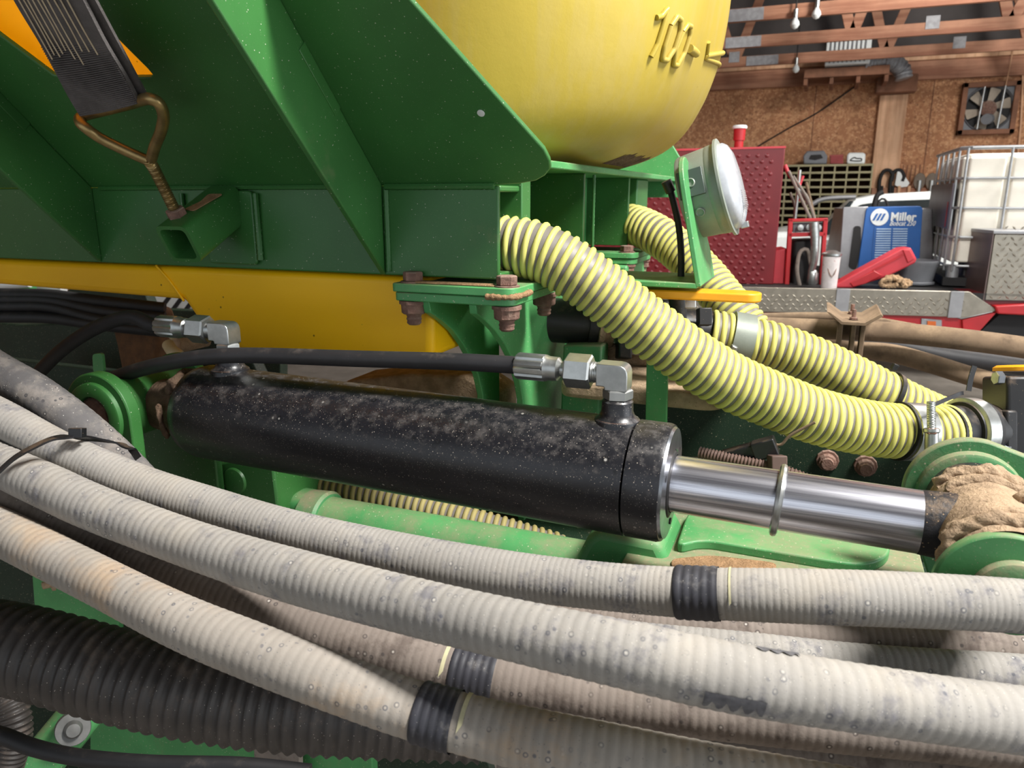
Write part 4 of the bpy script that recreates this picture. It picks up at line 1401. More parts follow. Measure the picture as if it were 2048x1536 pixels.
# main toolbar box behind everything
O('toolbar_beam', M().box((-2.4, 1.12, .86), (.9, 1.28, 1.03)), m_shadegreen, lf, bevel=.012)
O('dark_underside', M().box((-2.4, 1.5, .80), (.9, 1.53, 1.12)), m_shadegreen, lf, bevel=.004)  # added dark sheet standing in for the gloom beneath the machine
O('far_rail', M().prism([pY(x, y, 1.75) for x, y in ((-60, 640), (40, 650), (300, 640), (470, 655), (520, 760), (-60, 800))], (0, .05, 0)), m_shadegreen, lf, bevel=.006)
O('dark_backing', M().prism([pY(x, y, 2.35) for x, y in ((-60, 612), (40, 606), (130, 588), (150, 560), (285, 575), (300, 618), (395, 622), (400, 590), (560, 600), (560, 780), (-60, 780))], (0, .05, 0)), m_shadegreen, lf, bevel=.004)  # added dark sheet painting the gloom behind, gapped at the bright spots
O('lower_plate', M().prism([pY(x, y, 1.0) for x, y in ((180, 1440), (300, 1420), (742, 1430), (745, 1560), (180, 1620))], (0, .02, 0)), m_greend_lit, lf, bevel=.002)
O('lower_plate', M().prism([pY(x, y, 1.02) for x, y in ((60, 1095), (240, 1150), (235, 1300), (75, 1300))], (0, .015, 0)), m_greend_lit, lf, bevel=.002)
O('inner_plate', M().prism([pY(x, y, 1.1) for x, y in ((-160, 1060), (420, 1250), (900, 1300), (1000, 1600), (-160, 1600))], (0, .02, 0)), m_shadegreen, lf, bevel=.002)
O('strap_post', M().prism([pY(x, y, .96) for x, y in ((505, 1462), (598, 1462), (600, 1600), (512, 1600))], (0, .012, 0)), m_greyb, lf, bevel=.002)
arm = M().obox(D(120, 1480, 1.24), unit(D(160, 1440, 1.24) - D(60, 1560, 1.24)) * .09, unit(D(190, 1475, 1.24) - D(130, 1440, 1.24)) * .035, FW * .02)
ao = O('link_arm', arm, m_greend_lit, lf, bevel=.012, seg=3)
hb = D(146, 1458, 1.205)
bx_ = unit(-FW * .8 + R_ * .5 + UP * .2)
O('carriage_bolt', M().lathe(hb, bx_, [(-.01, .026), (0, .026), (.003, .025), (.004, .014), (.012, .013), (.017, .010), (.018, .002)], 32), m_dull, ao)
bo = O('dusty_bolt', M().lathe(pY(108, 1165, 1.0), (-.5, -1, 0), [(0, .018), (.006, .017), (.007, .009), (.022, .008), (.023, .004)], 20), m_mud, lf)
cbl = O('cable', M().tube([D(-60, 1458, 1.1), D(0, 1470, 1.1), D(70, 1496, 1.1), D(160, 1515, 1.1), (D(300, 1527, 1.1)), D(480, 1531, 1.1), D(620, 1545, 1.1)], .012, 16, .01), m_rubber, None, 'black cable sagging along the bottom left corner', 'cable')
# wiring by the dark plate
cn = thing('wiring_connector', 'black wiring connector with loose wires in front of the dark plate', 'connector', pY(1500, 900, 1.16))
ca, cb_ = pY(1448, 916, 1.17), pY(1548, 889, 1.17)
cv = unit(cb_ - ca)
cu = unit(np.cross(V(0, 1, 0), cv))
O('connector_body', M().obox((ca + cb_) / 2, cv * .042, V(0, .012, 0), cu * .011), m_black, cn, bevel=.002)
O('connector_lid', M().obox((ca + cb_) / 2 + cv * .026 - V(0, .006, 0), cv * .018, V(0, .012, 0), cu * .014), m_black, cn, bevel=.002)
for k in range(4):
    O('wire', M().tube([ca + cu * (-.006 + k * .004), ca - cv * .02 - cu * .004 + V(0, 0, .002 * k), ca - cv * .06 - cu * .006 + V(0, .0, .003 * k)], .0016, 8, .006), (m_rubber, m_mud, m_steelp, m_greyb)[k], cn)
O('wire', M().tube([cb_, cb_ + cv * .012 + V(0, 0, -.003), cb_ + cv * .025 + V(0, 0, .008), cb_ + cv * .06 + V(0, 0, .018)], .0022, 8, .004), m_brown, cn)
corr('thin brown corrugated conduit under the wiring connector', [(1400, 905, 1.2), (1470, 920, 1.17), (1530, 932, 1.15), (1590, 950, 1.13), (1640, 972, 1.12)], .020, .0052, .0022, mat('brown_conduit', (92, 70, 60), .7), 'conduits')
cc = D(1554, 934, 1.135)
O('conduit_clip', M().obox(cc, R_ * .012, UP * .018, FW * .012), mat('brown_clip', (84, 64, 56), .7), None, 'brown plastic clip gripping the corrugated conduit', 'clip', bevel=.002)
corr('pale corrugated hose behind the green upright strap', [(1150, 720, 1.62), (1230, 732, 1.6), (1330, 745, 1.6), (1430, 760, 1.6), (1520, 780, 1.6)], .075, .019, .006, m_greyb, 'conduits')

# ---- dark clutter seen below the orange tank at the left
cl = thing('far_linkage', 'brown rusty post and white clip fittings below the orange tank', 'linkage', pY(240, 700, 1.5))
O('rust_post', M().prism(rpoly([pY(x, y, 1.5) for x, y in ((212, 610), (300, 620), (318, 690), (300, 760), (246, 760), (232, 690))], .02), (0, .08, 0)), mat('rust_brown', (92, 60, 30), .8, 0, .3, 30, bump=(.3, 60)), cl, bevel=.01)
for (x, y) in ((338, 660), (345, 702)):
    O('clip_fitting', M().tube([D(x - 8, y - 12, 1.72), D(x, y, 1.70), D(x + 14, y + 10, 1.70)], .014, 14, .006), mat('cream_fitting', (190, 176, 140), .5), cl)
O('pipe_end', M().cyl(D(350, 682, 1.75), D(410, 668, 1.8), .03, 24), m_mud, cl)
for k, (y0, y1) in enumerate(((598, 622), (612, 640), (634, 652), (588, 604))):
    O('rubber_hose', M().tube([D(-120, y0 - 4, 1.95), D(0, y0, 1.95), D(100, y0 + 2, 1.95), D(200, y1 - 2, 1.97), D(330, y1 + 12, 2.0)], .015, 16, .02), m_rubber, None, ('dark shiny hose, second of the four below the orange tank', 'dark shiny hose, third of the four below the orange tank', 'dark shiny hose, lowest of the four below the orange tank', 'dark shiny hose, topmost of the four below the orange tank')[k], 'hose', 'dark hoses below the orange tank')
ws = thing('far_equipment', 'pale green machine panel and white sheets painted as daylight, far behind at the left edge', 'machine', pY(60, 600, 3.2))
O('green_panel', M().prism([pY(x, y, 3.2) for x, y in ((5, 540), (58, 545), (60, 600), (0, 598))], (0, .05, 0)), m_greend_lit, ws, bevel=.005)
O('daylight_panel', M().prism([pY(x, y, 3.3) for x, y in ((50, 540), (120, 560), (122, 592), (48, 596))], (0, .05, 0)), m_white, ws, bevel=.005)  # white sheet painted as daylight from the door behind
O('daylight_panel', M().prism([pY(x, y, 3.3) for x, y in ((286, 580), (385, 590), (392, 618), (300, 616))], (0, .05, 0)), m_white, ws, bevel=.005)  # second white sheet painted as daylight
for k in range(3):
    O('dark_bar', M().cyl(pY(318 + 26 * k, 622, 3.2), pY(346 + 26 * k, 584, 3.2), .012, 10), m_rubber, ws)
O('white_rail', M().cyl(pY(-20, 574, 3.1), pY(60, 568, 3.1), .02, 16), m_white, ws)
tg = O('tab_bracket', M().prism(rpoly([pY(x, y, 1.05) for x, y in ((184, 708), (204, 706), (208, 745), (186, 745))], .008), (0, .006, 0)), m_greend_lit, lf, bevel=.001)

# ================================================================== BACKGROUND: service truck and what stands on it
TA = rad(11)
TX = V(math.cos(TA), math.sin(TA), 0)
TB = V(-math.sin(TA), math.cos(TA), 0)
T0 = D(1700, 600, 4.45)
ZU = V(0, 0, 1)


def tp(px, py, off=0.0):
    return pP(px, py, T0 + TB * off, TB)


def tpoly(pts, off, depth):
    return M().prism([tp(x, y, off) for x, y in pts], TB * depth)


m_alu = mat('aluminium_tread_plate', (146, 140, 128), .38, .75, .12, 20)
m_alup = mat('plain_aluminium', (150, 150, 152), .45, .6, .1, 10)
m_red = mat('red_tread_plate', (108, 24, 30), .35, 0, .10, 6, spec=.5)
m_redb = mat('bright_red_paint', (170, 30, 36), .4, 0, .1, 8)
m_redp = mat('red_case_plastic', (186, 50, 60), .5, 0, .08, 10)
m_blue = mat('blue_paint', (38, 92, 160), .45, 0, .06, 8)
m_wpaint = mat('white_paint', (226, 230, 228), .3, 0, .04, 5)
m_dark = mat('dark_rubber', (18, 18, 20), .7, 0, .2, 10)
m_glass = mat('dark_window_glass', (36, 42, 44), .12, 0, .1, 5, spec=.7)
m_cream = mat('cream_tote_plastic', (234, 228, 214), .5, 0, .05, 6)
m_cage = mat('galvanised_cage', (160, 162, 164), .45, .6, .12, 20)
m_tub = mat('grey_tub_plastic', (110, 112, 116), .6, 0, .08, 12)
m_rope = mat('frayed_rope', (176, 146, 112), .95, 0, .25, 40, bump=(1, 120))
m_khaki = mat('khaki_paint', (150, 142, 108), .6, 0, .12, 12)
m_inner = mat('brown_bin_back', (92, 56, 34), .8, 0, .3, 12)
m_purple = mat('dull_metal_sign', (84, 74, 84), .4, .3, .15, 8)
m_black2 = mat('matte_black', (20, 18, 18), .7, 0, .2, 10)


def domes(c_list, nrm, r, h, n=6):
    m = M()
    nrm = unit(nrm)
    x = unit(np.cross(nrm, ZU))
    y = np.cross(nrm, x)
    for c in c_list:
        vv = [c + (x * math.cos(2 * PI * k / n) + y * math.sin(2 * PI * k / n)) * r for k in range(n)]
        vv += [c + nrm * h * .8 + (x * math.cos(2 * PI * k / n) + y * math.sin(2 * PI * k / n)) * r * .5 for k in range(n)] + [c + nrm * h]
        fs = [(k, (k + 1) % n, n + (k + 1) % n, n + k) for k in range(n)] + [(n + k, n + (k + 1) % n, 2 * n) for k in range(n)]
        m.add(vv, fs)
    return m


def lozenges(o, u, v, nu_, nv_, su, sv, nrm, L=.016, Wd=.006, h=.003, keep=None):
    m = M()
    nrm = unit(nrm)
    for i in range(nu_):
        for j in range(nv_):
            c = o + u * (i * su + (.5 * su if j % 2 else 0)) + v * (j * sv)
            if keep and not keep(c):
                continue
            d = unit(u + v) if (i + j) % 2 else unit(u - v)
            e = np.cross(nrm, d)
            m.add([c - d * L, c + e * Wd, c + d * L, c - e * Wd, c + nrm * h - d * L * .4, c + nrm * h + d * L * .4], [(0, 4, 1), (1, 4, 5), (1, 5, 2), (2, 5, 3), (3, 5, 4), (3, 4, 0)])
    return m


tk = thing('service_truck', 'red service truck bed with an aluminium tread-plate side rail', 'truck', T0 - ZU * .3)
zt0 = tp(1500, 574)[2]
zb0 = tp(1500, 623)[2]
pL = tp(1150, 580)
pR = tp(1939, 583)
tipP = tp(1996, 621)
rail = [V(pL[0], pL[1], zb0), V(pL[0], pL[1], zt0), V(pR[0], pR[1], zt0), tipP, tp(1930, 638)]
rail[4] = V(rail[4][0], rail[4][1], zb0)
O('side_rail', M().prism(rail, TB * .02), m_alu, tk, bevel=.003)
o_ = pL - TB * .001
o_ = V(o_[0], o_[1], zb0 + .02)
wdt = np.linalg.norm((pR - pL)[:2])
nrows = max(3, int((zt0 - zb0 - .02) / .026))
O('tread_pattern', lozenges(o_, TX, ZU, int(wdt / .042), nrows, .042, .026, -TB), m_alu, tk, kind='stuff')
for a_, b_ in ((1671, 1698), (1899, 1926)):
    x0, x1 = tp(a_, 600), tp(b_, 600)
    O('rail_strap', M().prism([V(x0[0], x0[1], zb0 - .004), V(x1[0], x1[1], zb0 - .004), V(x1[0], x1[1], zt0 + .001), V(x0[0], x0[1], zt0 + .001)], -TB * .008), m_alup, tk, bevel=.002)
dl = M().prism([V(*(pL + TB * .02)[:2], zt0 - .01), V(*(tp(2200, 583) + TB * .02)[:2], zt0 - .01), V(*(tp(2200, 583) + TB * 1.75)[:2], zt0 - .01), V(*(pL + TB * 1.75)[:2], zt0 - .01)], ZU * -.04)
O('bed_deck', dl, m_black2, tk)
O('skirt', tpoly([(1150, 618), (1900, 632), (1928, 640), (1928, 700), (1150, 690)], .03, .03), m_redb, tk, bevel=.004)
O('fender_plate', tpoly([(1925, 640), (1994, 624), (1960, 662), (1928, 690)], .01, .03), m_redb, tk, bevel=.003)
O('fender_ledge', tpoly([(1990, 612), (2120, 606), (2120, 634), (1996, 628)], -.02, .25), m_redb, tk, bevel=.008)
O('wheel_arch', tpoly([(1960, 664), (1998, 630), (2200, 630), (2200, 760), (1930, 760)], .12, .1), m_dark, tk)
lt = O('marker_lamp', tpoly([(1843, 637), (1884, 640), (1884, 655), (1842, 653)], .02, .02), m_alup, tk, bevel=.003)
O('amber_lens', tpoly([(1855, 642), (1872, 643), (1872, 653), (1855, 652)], .012, .012), mat('amber_lens', (196, 96, 40), .3), lt)
# red box side behind toolbox
O('bed_side', tpoly([(1930, 585), (2200, 590), (2200, 640), (1990, 618)], .04, .2), m_red, tk)

# red tread-plate fuel tank
ft_ = thing('fuel_tank', 'tall dark red tread-plate tank standing on the truck bed', 'tank', tp(1450, 575, .25))
pq = [tp(x, y, .25) for x, y in ((1180, 578), (1180, 304), (1571, 294), (1546, 577))]
pq[0][2] = pq[3][2] = zt0 - .009
O('tank_body', M().prism(pq, TB * .7), m_red, ft_, bevel=.006)
dots = []
pa, pb = tp(1185, 300, .25), tp(1571, 300, .25)
ww = np.linalg.norm((pb - pa)[:2])
zhi, zlo = tp(1450, 302, .25)[2], tp(1450, 572, .25)[2]
j = 0
z = zhi - .03
while z > zlo:
    k = 0
    x = .02 + (.0275 if j % 2 else 0)
    while x < ww - .05 - (zhi - z) * .0:
        c = pa + TX * x
        dots.append(V(c[0], c[1], z) - TB * .0005)
        x += .055
    z -= .036
    j += 1
dots = [c for c in dots if (c - tp(1558, 440, .25)) @ TX < -.015]
O('tread_dimples', domes(dots, -TB, .014, .006), m_red, ft_, kind='stuff')
O('top_rim', M().prism([tp(1180, 306, .245), tp(1180, 302, .245), tp(1572, 292, .245), tp(1572, 296, .245)], TB * .72), m_redp, ft_)
vp = tp(1477, 294, .5)
vo = O('vent_pipe', M().lathe(vp - ZU * .02, ZU, [(0, .028), (.06, .028), (.06, .036), (.14, .038)], 20), m_redb, ft_)
O('vent_cap', M().lathe(vp + ZU * .112, ZU, [(0, .045), (.012, .047), (.02, .04)], 20), m_wpaint, vo)

# welder
wd = thing('welder_generator', 'blue and silver engine welder with louvres and white lettering', 'welder', tp(1780, 560, .75))
ow = .75
O('front_panel', M().prism(rpoly([tp(x, y, ow) for x, y in ((1712, 560), (1733, 414), (1846, 412), (1837, 560))], [0, .03, .03, 0]), TB * .03), m_blue, wd, bevel=.004)
cs = M()
a0_, a1_ = tp(1733, 418, ow + .03), tp(1866, 416, ow + .03)
b0_, b1_ = tp(1690, 560, ow + .03), tp(1868, 560, ow + .03)
cs.prism([b0_, a0_ - TX * .05, a1_, b1_], TB * .75)
O('case', cs, m_alup, wd, bevel=.01)
O('side_cover', M().prism([tp(x, y, ow + .012) for x, y in ((1676, 560), (1687, 414), (1737, 413), (1716, 560))], TB * .03), m_alup, wd, bevel=.004)
O('side_opening', M().prism(rpoly([tp(x, y, ow + .006) for x, y in ((1697, 535), (1708, 452), (1722, 452), (1722, 500), (1712, 540))], .02), TB * .008), m_black2, wd)
lg = O('logo_disc', M().lathe(tp(1759, 434, ow - .001), -TB, [(0, .056), (.003, .056)], 32), m_wpaint, wd)
for k in range(3):
    cx_ = 1753 + k * 7.5
    O('logo_bar', M().prism([tp(x, y, ow - .0045) for x, y in ((cx_ - 8.5, 441), (cx_ - 4, 441), (cx_ + 4, 427), (cx_ - .5, 427))], -TB * .002), m_blue, lg)


def text_obj(body, name, pos, xdir, zdir, height, mt, parent, width=None, shear=0.0, bold=0.0):
    cu = bpy.data.curves.new(name, 'FONT')
    cu.body = body
    cu.extrude = .0
    cu.offset = bold
    cu.shear = shear
    cu.resolution_u = 3
    tmp = bpy.data.objects.new(name, cu)
    col.objects.link(tmp)
    dg = bpy.context.evaluated_depsgraph_get()
    me = bpy.data.meshes.new_from_object(tmp.evaluated_get(dg))
    vs_ = np.array([v.co[:] for v in me.vertices])
    fs_ = [tuple(p.vertices) for p in me.polygons]
    bpy.data.objects.remove(tmp)
    w0, h0_ = vs_[:, 0].max() - vs_[:, 0].min(), vs_[:, 1].max() - min(0, vs_[:, 1].min())
    sx = (width / w0) if width else height / h0_
    sy = height / h0_
    nrm = np.cross(xdir, zdir)
    P = [pos + xdir * (v[0] - vs_[:, 0].min()) * sx + zdir * v[1] * sy for v in vs_]
    m = M()
    m.add(P, fs_)
    k = len(P)
    m.add([p - nrm * .0015 for p in P], [f[::-1] for f in fs_])
    return O(name, m, mt, parent, smooth=0)


pm0, pm1 = tp(1781, 441, ow), tp(1832, 441, ow)
text_obj('Miller', 'lettering', tp(1781, 441, ow) - TB * .003, TX, ZU, .056, m_wpaint, wd, np.linalg.norm(pm1 - pm0), 0, .03)
pm0, pm1 = tp(1779, 452, ow), tp(1831, 452, ow)
text_obj('Bobcat 250', 'lettering', tp(1779, 451, ow) - TB * .003, TX, ZU, .032, m_wpaint, wd, np.linalg.norm(pm1 - pm0), .35, .012)
O('louvre_recess', M().prism([tp(x, y, ow - .001) for x, y in ((1742, 532), (1749, 454), (1819, 454), (1814, 532))], -TB * .002), m_blue, wd)
m_slat = mat('pale_blue_slat', (176, 200, 220), .5)
for k in range(15):
    f = k / 14
    y = 458 + f * 66
    for (xa, xb_) in ((1753 - 5 * f, 1782 - 3 * f), (1786 - 3 * f, 1815 - 4 * f)):
        p0_, p1_ = tp(xa, y, ow - .003), tp(xb_, y, ow - .003)
        z_ = (p0_[2] + p1_[2]) / 2
        O('louvre', M().obox((p0_ + p1_) / 2, (p1_ - p0_) / 2, TB * .004, ZU * .0032), m_slat, wd, smooth=0)
O('exhaust_pipe', M().tube([tp(1748, 415, ow + .5), tp(1751, 400, ow + .5), tp(1756, 389, ow + .5), tp(1766, 384, ow + .5)], .018, 14, .02), m_black2, wd)
O('lifting_eye', M().tube([tp(1756, 412, ow + .4), tp(1758, 402, ow + .4), tp(1766, 397, ow + .4), tp(1773, 403, ow + .4), tp(1775, 413, ow + .4)], .008, 10, .02), m_black2, wd)

# things in front of the welder
tub = thing('rubber_tub', 'grey round tub standing in front of the welder', 'tub', tp(1822, 576, .42))
tc_ = (tp(1822, 578, .42))
O('tub_body', M().lathe(V(tc_[0], tc_[1], zt0), ZU, [(0, .11), (.02, .115), (.12, .132), (.135, .14), (.145, .14), (.145, .13), (.02, .11)], 36), m_tub, tub)
O('tub_foot_ring', M().lathe(V(tc_[0], tc_[1], zt0), ZU, [(0, .125), (.012, .127), (.016, .12)], 36), m_tub, tub)
rp = thing('rope_coil', 'frayed tan rope bundle lying beside the red case', 'rope', tp(1808, 574, .12))
for k in range(6):
    c = [tp(1778 + k * 6 + 16 * math.cos(a_ + k), 566 - 3 * (k % 3) + 7 * math.sin(a_ + k * 1.3), .10 + .02 * k) for a_ in np.linspace(0, 5.2, 9)]
    lumps('rope_strand', c, .012, rp, m_rope, seed=20 + k, amp=.5)
rcse = thing('tool_case', 'red plastic tool case leaning against the welder', 'case', tp(1750, 572, .18))
cpts = [(1671, 570), (1720, 542), (1803, 497), (1822, 495), (1834, 518), (1831, 526), (1774, 554), (1706, 576), (1673, 576)]
O('case_body', M().prism([tp(x, y, .16) for x, y in cpts], TB * .12), m_redp, rcse, bevel=.012, seg=3)
O('case_latch_panel', M().prism([tp(x, y, .152) for x, y in ((1700, 566), (1748, 541), (1766, 551), (1730, 568), (1706, 574))], TB * .02), m_redb, rcse, bevel=.004)
O('case_end', M().prism([tp(x, y, .150) for x, y in ((1806, 500), (1820, 499), (1829, 518), (1816, 526))], TB * .02), m_redp, rcse, bevel=.004)
O('case_seam', M().prism([tp(x, y, .155) for x, y in ((1745, 540), (1806, 508), (1808, 511), (1747, 543))], TB * .02), m_redb, rcse)

# red pump frame with hoses
pf_ = thing('pump_stand', 'bright red steel stand holding a pump and hanging nozzles', 'pump', tp(1610, 575, .3))
for pts in (((1578, 438), (1656, 436), (1656, 442), (1578, 444)), ((1577, 466), (1652, 464), (1652, 472), (1577, 474)), ((1578, 438), (1586, 438), (1578, 577), (1569, 577)), ((1648, 437), (1656, 437), (1646, 577), (1638, 577))):
    O('stand_bar', tpoly(pts, .3, .04), m_redb, pf_, bevel=.003)
O('pump_block', tpoly([(1588, 480), (1636, 478), (1632, 576), (1582, 576)], .36, .2), m_black2, pf_, bevel=.02)
O('meter_panel', tpoly([(1586, 446), (1648, 444), (1648, 463), (1586, 465)], .34, .05), m_tub, pf_, bevel=.004)
for (x, y, r_, h_) in ((1600, 455, .02, .05), (1618, 454, .022, .05), (1636, 455, .02, .05)):
    c = tp(x, y, .31)
    O('dial', M().lathe(c, -TB, [(0, r_), (.02, r_ * .9), (.022, .004)], 16), m_steel, pf_)
O('nozzle', M().tube([tp(1628, 445, .28), tp(1630, 480, .27), tp(1628, 520, .27), tp(1622, 545, .28)], lambda s: .03 - .03 * s, 16, .02), m_steel, pf_)
O('filter_bowl', M().lathe(tp(1625, 556, .28), ZU, [(-.05, .02), (-.03, .032), (.03, .032), (.05, .02)], 16), m_steel, pf_)
O('pump_hose', M().tube([tp(1600, 575, .27), tp(1594, 540, .26), tp(1600, 505, .27), tp(1615, 500, .28), tp(1622, 530, .28)], .012, 12, .02), m_greyb, pf_)
O('red_box', tpoly([(1548, 500), (1574, 496), (1570, 577), (1543, 577)], .34, .2), m_redp, pf_, bevel=.01)
bun = thing('hose_bundle', 'bundle of grey and red rods and hoses leaning up above the pump stand', 'rods', tp(1600, 440, .4))
for k, (x0, y0, x1, y1, r_, mm_) in enumerate(((1577, 342, 1622, 440, .010, m_greyb), (1586, 352, 1630, 440, .009, m_greyb), (1570, 330, 1600, 372, .012, m_redp), (1600, 340, 1590, 440, .010, m_steel), (1590, 372, 1618, 408, .014, m_steel), (1606, 352, 1600, 402, .010, m_redp), (1612, 364, 1630, 440, .009, m_brown), (1580, 385, 1588, 440, .008, m_greyb))):
    a_, b_ = tp(x0, y0, .42 + .02 * k), tp(x1, y1, .4 + .02 * k)
    mid = (a_ + b_) / 2 + TX * .02 * math.sin(k * 2.1)
    O('rod', M().tube([a_, mid, b_], r_, 12, .02), mm_, bun)
bk = thing('grease_bucket', 'dirty white cylinder with a wire bail beside the pump stand', 'bucket', tp(1658, 576, .15))
bc_ = tp(1657, 578, .15)
O('bucket_body', M().lathe(V(bc_[0], bc_[1], zt0 - .01), ZU, [(0, .045), (.17, .050), (.19, .052), (.19, .044)], 28), mat('scuffed_white_plastic', (206, 198, 196), .5, 0, .1, 20, wear=((150, 70, 60), .6, .7, 20)), bk)
O('bucket_lid', M().lathe(V(bc_[0], bc_[1], zt0 + .185), ZU, [(0, .058), (.012, .058), (.016, .05), (.03, .02)], 28), m_steel, bk)
O('bail_wire', M().tube([V(bc_[0], bc_[1], zt0 + .2) - TX * .05, V(bc_[0], bc_[1], zt0 + .06) - TB * .06, V(bc_[0], bc_[1], zt0 + .2) + TX * .05], .003, 8, .02), m_rustnut, bk)

# IBC tote
ib = thing('ibc_tote', 'cream liquid tote in a galvanised cage at the right edge', 'tote', tp(1990, 575, .45))
oi = .32
TX_, TB_ = TX, TB
TX, TB = V(math.cos(rad(1)), math.sin(rad(1)), 0), V(-math.sin(rad(1)), math.cos(rad(1)), 0)
c00 = pP(1926, 296, T0 + TB_ * oi, TB_)
zT = c00[2]
zB = pP(1905, 525, T0 + TB_ * oi, TB_)[2]
Wd_, Dp_ = 1.15, .95
# bottle with grooves: rounded prism lofted
org = V(c00[0], c00[1], 0)
bot = M()
for k in range(9):
    x0 = .03 + k * (Wd_ - .06) / 9
    x1 = x0 + (Wd_ - .06) / 9 - .012
    bot.prism(rpoly([org + TX * x0 + TB * .03 + ZU * zB, org + TX * x1 + TB * .03 + ZU * zB, org + TX * x1 + TB * .2 + ZU * zB, org + TX * x0 + TB * .2 + ZU * zB], [.03, .03, 0, 0], 3), ZU * (zT - zB - .03))
core = M().prism(rpoly([org + TX * .03 + TB * .045 + ZU * zB, org + TX * (Wd_ - .03) + TB * .045 + ZU * zB, org + TX * (Wd_ - .03) + TB * (Dp_ - .04) + ZU * zB, org + TX * .03 + TB * (Dp_ - .04) + ZU * zB], .08), ZU * (zT - zB - .03))
O('bottle', core, m_cream, ib, bevel=.02, seg=3)
for k in range(5):
    y0 = .06 + k * .18
    side = M().prism(rpoly([org + TX * .02 + TB * y0 + ZU * zB, org + TX * .06 + TB * y0 + ZU * zB, org + TX * .06 + TB * (y0 + .15) + ZU * zB, org + TX * .02 + TB * (y0 + .15) + ZU * zB], .015), ZU * (zT - zB - .05))
    O('bottle_rib', side, m_cream, ib, bevel=.01)
for k in range(5):
    x0 = .05 + k * .225
    O('bottle_rib', M().prism(rpoly([org + TX * x0 + TB * .025 + ZU * zB, org + TX * (x0 + .19) + TB * .025 + ZU * zB, org + TX * (x0 + .19) + TB * .06 + ZU * zB, org + TX * x0 + TB * .06 + ZU * zB], .015), ZU * (zT - zB - .05)), m_cream, ib, bevel=.01)
for zz in list(np.linspace(zB - .02, zT, 5)):
    pth = [org + TX * Wd_ + TB * 0, org + TX * .05, org + TX * 0 + TB * .05, org + TB * Dp_]
    O('cage_hoop', M().tube([p + ZU * zz for p in pth], .008 if zz < zT - .01 else .011, 8, .05, smoothpath=False), m_cage, ib)
for k in range(6):
    p = org + TX * (.03 + k * .225) - TB * .004
    O('cage_bar', M().cyl(p + ZU * (zB - .05), p + ZU * zT, .0075, 8), m_cage, ib)
for k in range(5):
    p = org + TB * (.06 + k * .2) - TX * .004
    O('cage_bar', M().cyl(p + ZU * (zB - .05), p + ZU * zT, .0075, 8), m_cage, ib)
zA1, zA2 = pP(1890, 366, T0 + TB_ * oi, TB_)[2], pP(1890, 458, T0 + TB_ * oi, TB_)[2]
O('sign_plate', M().prism([org - TX * .022 + TB * .02 + ZU * zA2, org - TX * .022 + TB * .9 + ZU * zA2, org - TX * .022 + TB * .9 + ZU * zA1, org - TX * .022 + TB * .02 + ZU * zA1], TX * .006), m_purple, ib)
O('sign_stripe', M().prism([org - TX * .025 + TB * .1 + ZU * (zA2 + .01), org - TX * .025 + TB * .12 + ZU * (zA2 + .01), org - TX * .025 + TB * .12 + ZU * (zA2 + .16), org - TX * .025 + TB * .10 + ZU * (zA2 + .16)], TX * .004), m_redb, ib)
O('pallet', M().prism([org - TX * .01 + ZU * zt0, org + TX * Wd_ + ZU * zt0, org + TX * Wd_ + TB * Dp_ + ZU * zt0, org - TX * .01 + TB * Dp_ + ZU * zt0], ZU * .05), m_black2, ib)
for x, y in ((.04, .03), (.04, .85), (1.05, .03)):
    p = org + TX * x + TB * y
    O('pallet_foot', M().cyl(p + ZU * (zt0 + .05), p + ZU * (zB - .02), .035, 12), m_cage, ib)
O('outlet_recess', M().prism([org + TX * .1 + TB * .03 + ZU * (zt0 + .06), org + TX * .6 + TB * .03 + ZU * (zt0 + .06), org + TX * .6 + TB * .03 + ZU * (zB - .01), org + TX * .1 + TB * .03 + ZU * (zB - .01)], TB * .1), m_black2, ib)

TX, TB = TX_, TB_
# aluminium tool box on the truck
tbx = thing('truck_tool_box', 'aluminium tread-plate tool box on the truck, in front of the tote', 'tool box', tp(2010, 600, .0))
q0 = tp(1990, 468, .02)
zq1, zq0 = q0[2], tp(1985, 601, .02)[2]
ob = V(q0[0], q0[1], 0)
O('box_body', M().prism([ob + ZU * zq0, ob + TX * .6 + ZU * zq0, ob + TX * .6 + ZU * zq1, ob + ZU * zq1], TB * .45), m_alu, tbx, bevel=.004)
O('tread_pattern', lozenges(ob + ZU * (zq0 + .02) + TX * .03 - TB * .001, TX, ZU, 13, 14, .042, .03, -TB), m_alu, tbx, kind='stuff')
O('box_end', M().prism([ob - TX * .004 + ZU * (zq0 - .0), ob - TX * .004 + TB * .45 + ZU * zq0, ob - TX * .004 + TB * .45 + ZU * zq1, ob - TX * .004 + ZU * zq1], -TX * .006), mat('brown_reflection_aluminium', (104, 88, 84), .4, .5, .1, 12), tbx)  # brown reflection on the box end put into its colour
O('box_lid', M().prism([ob - TX * .015 - TB * .012 + ZU * zq1, ob + TX * .6 - TB * .012 + ZU * zq1, ob + TX * .6 + TB * .46 + ZU * zq1, ob - TX * .015 + TB * .46 + ZU * zq1], ZU * .02), m_alup, tbx, bevel=.004)

